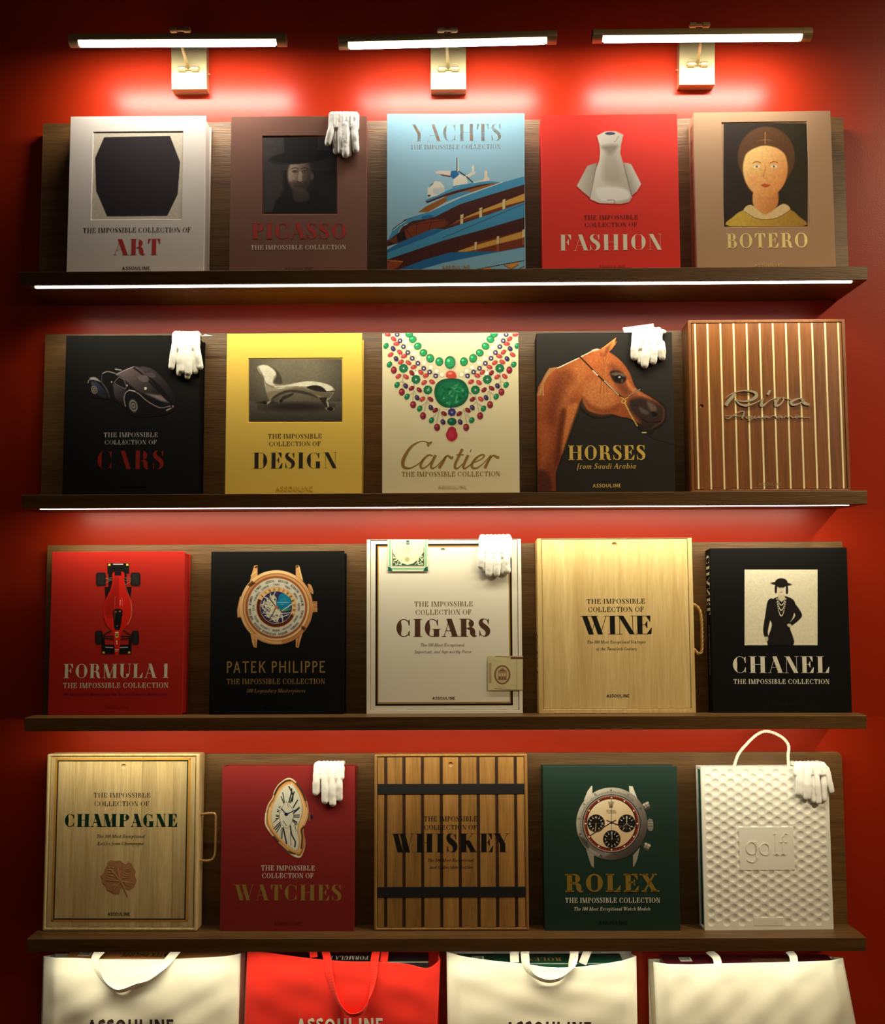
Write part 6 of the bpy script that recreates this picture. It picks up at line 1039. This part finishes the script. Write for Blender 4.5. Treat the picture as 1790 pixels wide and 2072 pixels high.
# ------------------------------------------------------------------ tote bags and the boxed books in them
def at(px, py, y):
    d = RC.T @ np.array([(px-CX)/F, 1, -(py-CY)/F]); t = (y-CAM[1])/d[1]; return CAM+d*t
BACKY = -.036
def tote(label, m, rim, bottom_x, front_y, seed, straps, word, word_m, backtop, side_r=True):
    """rim: photo points of the front rim from left to right"""
    rs = np.random.RandomState(seed); R = [at(x, y, front_y) for x, y in rim]; xs = [p[0] for p in R]; zs_ = [p[2] for p in R]; x0, x1 = xs[0], xs[-1]; zf = FLOOR+.001
    root = tag(empty('tote_bag', ((x0+x1)/2, 0, FLOOR)), label, 'bag', 'canvas tote bags in a row under the shelves'); ox = (x0+x1)/2; nx, nz = 90, 110; vs, fs = [], []
    ph = rs.rand(30)*6.28; am = rs.rand(30)
    def dz(u, v):
        s = 0
        for k in range(7):
            a = ph[k]; fx = (1+k*.9)*cos(a*1.3); fz = (1+k*.9)*sin(a*1.3)*.8; s += am[k]*math.sin(6.28*(fx*u*1.3+fz*v*1.5)+ph[k+10])/(1.2+k*.55)
        return s*.0034
    sp = spline(list(zip(xs, zs_)), 8); sx = [p[0] for p in sp]; sz = [p[1] for p in sp]
    bl, br = at(bottom_x[0], 2072, front_y)[0], at(bottom_x[1], 2072, front_y)[0]; zr = at(900, 2072, front_y)[2]
    for j in range(nz+1):
        v = j/nz
        for i in range(nx+1):
            u = i/nx; xt = x0+(x1-x0)*u; zt = float(np.interp(xt, sx, sz)); z = zt+(zf-zt)*v; k = min(1.6, (zt-z)/(zt-zr)); xx = xt+((bl-x0)*(1-u)+(br-x1)*u)*k
            edge = min(1, min(u, 1-u)*14); y = front_y-(.012*edge**.5)*(1-.6*v)*0+dz(u, v)*edge*min(1, v*9+.15)+(.012*(1-edge))
            vs.append((xx-ox, y, z-FLOOR))
    for j in range(nz):
        for i in range(nx): a = j*(nx+1)+i; fs.append((a, a+nx+1, a+nx+2, a+1))
    fo = obj('front_panel', vs, fs, m, root, smooth=True); so = fo.modifiers.new('cloth', 'SOLIDIFY'); so.thickness = .0012; so.offset = 1
    B = [at(x, y, BACKY) for x, y in backtop]; zb = [p[2] for p in B]
    # side panels with a soft inward fold, and back panel
    for s_, xe, ze, be, bx_ in ((-1, x0, zs_[0], zb[0], bl), (1, x1, zs_[-1], zb[-1], br)):
        V, Q = [], []; ny = 10; kz = 24
        for j in range(kz+1):
            v = j/kz
            for i in range(ny+1):
                w_ = i/ny; zt = ze+(be-ze)*w_; z = zt+(zf-zt)*v; k = min(1.6, (zt-z)/(zt-zr)); y = front_y+.012+(BACKY-front_y-.012)*w_; V.append((xe+(bx_-xe)*k-ox-s_*.006*math.sin(pi*w_)*(1-v*.5)+s_*.0005, y, z-FLOOR))
        for j in range(kz):
            for i in range(ny): a = j*(ny+1)+i; Q.append((a, a+ny+1, a+ny+2, a+1))
        so = obj('side_panel', V, Q, m, root, smooth=True).modifiers.new('cloth', 'SOLIDIFY'); so.thickness = .0012; so.offset = 0
    V = [(x0-ox, BACKY, zb[0]-FLOOR), (x1-ox, BACKY, zb[-1]-FLOOR), (br-ox, BACKY, .001), (bl-ox, BACKY, .001)]; so = obj('back_panel', V, [(0, 1, 2, 3)], m, root).modifiers.new('cloth', 'SOLIDIFY'); so.thickness = .0012; so.offset = 0
    MB().box((bl-ox+.004, front_y+.006, .0012), (br-ox-.004, BACKY-.004, .0035)).build('bottom_panel', m, root)
    for kind, pts, wd, hang in straps:
        P = []
        for (x, y, dy) in pts: q = at(x, y, front_y-dy); P.append((q[0]-ox, q[1], q[2]-FLOOR))
        P = spline(P, 7); mb = MB()
        sides = []
        for i, p in enumerate(P):
            a, b = Vector(P[max(0, i-1)]), Vector(P[min(len(P)-1, i+1)]); t_ = math.sin(pi*i/(len(P)-1))**2; sides.append(Vector((1, 0, 0)).lerp(Vector((0, -.72, .69)), min(1, t_*1.15)) if hang else Vector((1, 0, 0)))
        mb.ribbon(P, wd, sides, .002); mb.build('strap', m, root, smooth=False)
    if word:
        x_0, x_1, yt, yb = word; vs, fs, nw = Glyphs(.2, sans=True).text('ASSOULINE', .04); a = at(x_0, yb, front_y); b = at(x_1, yb, front_y); zt = at(x_0, yt, front_y)[2]
        def surf(X, Z):
            u = (X-x0)/(x1-x0); zt_ = float(np.interp(X, sx, sz)); v = (zt_-Z)/(zt_-zf); return front_y+dz(u, v)*min(1, min(u, 1-u)*14)*min(1, v*9+.15)
        bmx = bmesh.new(); P = [(a[0]+(b[0]-a[0])*p[0], a[2]+(zt-a[2])*p[1]) for p in vs]; bv = [bmx.verts.new((X-ox, 0, Z-FLOOR)) for X, Z in P]; [bmx.faces.new([bv[i] for i in f]) for f in fs if len(set(f)) == len(f)]
        bmesh.ops.subdivide_edges(bmx, edges=[e for e in bmx.edges if e.calc_length() > .008], cuts=6, use_grid_fill=True); bmesh.ops.triangulate(bmx, faces=bmx.faces)
        for v in bmx.verts: v.co.y = surf(v.co.x+ox, v.co.z+FLOOR)-.0032
        me = bpy.data.meshes.new('lettering'); bmx.to_mesh(me); bmx.free(); me.materials.append(word_m); o = bpy.data.objects.new('lettering', me); C.objects.link(o); o.parent = root
    return root
CANV = cloth('natural_canvas', (238, 232, 208), .9, .3, .1); RCANV = cloth('red_canvas', (226, 40, 22), .9, .5, .1)
WORD_D = plain('dark_bag_print', (52, 34, 28), .7); WORD_W = plain('white_bag_print', (232, 222, 204), .7)
tote('cream canvas tote bag at the far left holding a brown box', CANV, [(84, 1938), (150, 1938), (220, 1941), (320, 1941), (400, 1938), (484, 1933)], (80, 480), -.125, 3,
     [('front', [(206, 1922, .004), (193, 1938, .005), (196, 1960, .006), (212, 1988, .009), (235, 2004, .014), (252, 2003, .014), (275, 1994, .011), (300, 1985, .009), (325, 1960, .006), (345, 1938, .005), (360, 1920, .004)], .0215, True)], (178, 352, 2062, 2092), WORD_D, [(108, 1930), (478, 1927)])
tote('red canvas tote bag hanging second from left', RCANV, [(499, 1922), (545, 1928), (620, 1938), (700, 1945), (760, 1946), (820, 1950), (865, 1959), (890, 1945)], (494, 884), -.125, 8,
     [('front', [(655, 1912, .004), (662, 1940, .005), (668, 1980, .006), (680, 2020, .009), (700, 2048, .014), (716, 2054, .016), (735, 2045, .014), (748, 2015, .009), (755, 1975, .006), (758, 1940, .005), (764, 1912, .004)], .0215, True), ('back', [(632, 1915, -.006), (635, 1937, -.004)], .0205, False), ('back', [(780, 1915, -.006), (776, 1946, -.004)], .0205, False)], (600, 775, 2060, 2090), WORD_W, [(505, 1915), (893, 1915)])
tote('cream canvas tote bag in the middle holding a dark green box', CANV, [(904, 1929), (950, 1937), (1000, 1944), (1060, 1950), (1110, 1957), (1160, 1957), (1220, 1950), (1288, 1938)], (906, 1290), -.125, 5,
     [('front', [(1062, 1915, .004), (1062, 1935, .006), (1066, 1957, .008), (1083, 1976, .014), (1110, 1985, .018), (1137, 1978, .014), (1154, 1957, .008), (1161, 1935, .006), (1160, 1915, .004)], .0225, True), ('back', [(1040, 1915, -.006), (1041, 1947, -.003)], .024, False), ('back', [(1192, 1915, -.006), (1178, 1950, -.003)], .0215, False)], (1022, 1196, 2067, 2100), WORD_D, [(925, 1925), (1270, 1925)])
tote('cream canvas tote bag at the far right holding a maroon box', CANV, [(1324, 1950), (1400, 1951), (1470, 1949), (1560, 1947), (1640, 1945), (1708, 1942)], (1330, 1733), -.125, 11,
     [('back', [(1434, 1925, -.03), (1448, 1937, -.01), (1452, 1950, .0)], .0215, False), ('back', [(1596, 1925, -.02), (1604, 1935, -.006), (1606, 1948, .0)], .0215, False)], None, None, [(1345, 1940), (1702, 1936)])
def bag_box(label, m, xa, xb, ytop, name_t, mt, bar=None, clasp=None, below=.44):
    a, b = at(xa, ytop, -.118), at(xb, ytop, -.118); z = a[2]; W = b[0]-a[0]; root = tag(empty('boxed_book', (a[0], 0, z)), label, 'book', 'boxed books standing inside the tote bags')
    y0, y1 = -.117, -.05; MB().box((0, y0, -below), (W, y1, -.001)).build('box_body', m, root, bevel=.002)
    MB().box((-.001, y0-.0008, -.004), (W+.001, y0+.0006, -.0025)).build('lid_seam', plain('seam_light', (150, 150, 130), .4), root)
    if bar:
        x = bar[0]*W; mb = MB().add([(x, -.073, .0002), (x+.032, -.073, .0002), (x+.032, -.103, .0002), (x, -.103, .0002)], [(3, 2, 1, 0)]); mb.build('barcode_label', plain('paper_label', (226, 222, 206), .6), root)
        rs = np.random.RandomState(3); mb = MB(); xx = x+.002
        while xx < x+.029: w_ = rs.choice([.0006, .0012]); mb.add([(xx, -.075, .0004), (xx+w_, -.075, .0004), (xx+w_, -.095, .0004), (xx, -.095, .0004)], [(3, 2, 1, 0)]); xx += w_+rs.choice([.0006, .0012])
        mb.build('barcode', INK, root)
    if name_t:
        txt, fx0, fx1, sans = name_t; vs, fs, nw = Glyphs(.16 if sans else .22, .05, sans).text(txt, .05); X0, X1 = fx0*W, fx1*W
        obj('spine_lettering', [(X1-(X1-X0)*p[0], -.082-.026*p[1], .0003) for p in vs], fs, mt, root)
    return root
bag_box('brown box standing inside the far left cream tote bag', plain('caramel_box', (158, 106, 54), .5), 128, 470, 1939, ('PATEK PHILIPPE', .33, .62, True), INK, (.07,))
bag_box('black box standing inside the red tote bag', plain('black_box', (26, 22, 22), .4), 545, 866, 1945, ('FORMULA 1', .38, .62, False), CREAM, None)
bag_box('dark green box standing inside the middle cream tote bag', plain('green_box', (12, 66, 46), .4), 925, 1262, 1948, ('ROLEX', .42, .63, False), DULL_GOLD, (.09,))
bag_box('maroon box standing inside the far right cream tote bag', plain('maroon_box', (72, 20, 22), .35), 1345, 1692, 1950, ('THE IMPOSSIBLE COLLECTION', .52, .78, False), DULL_GOLD, (.1,))
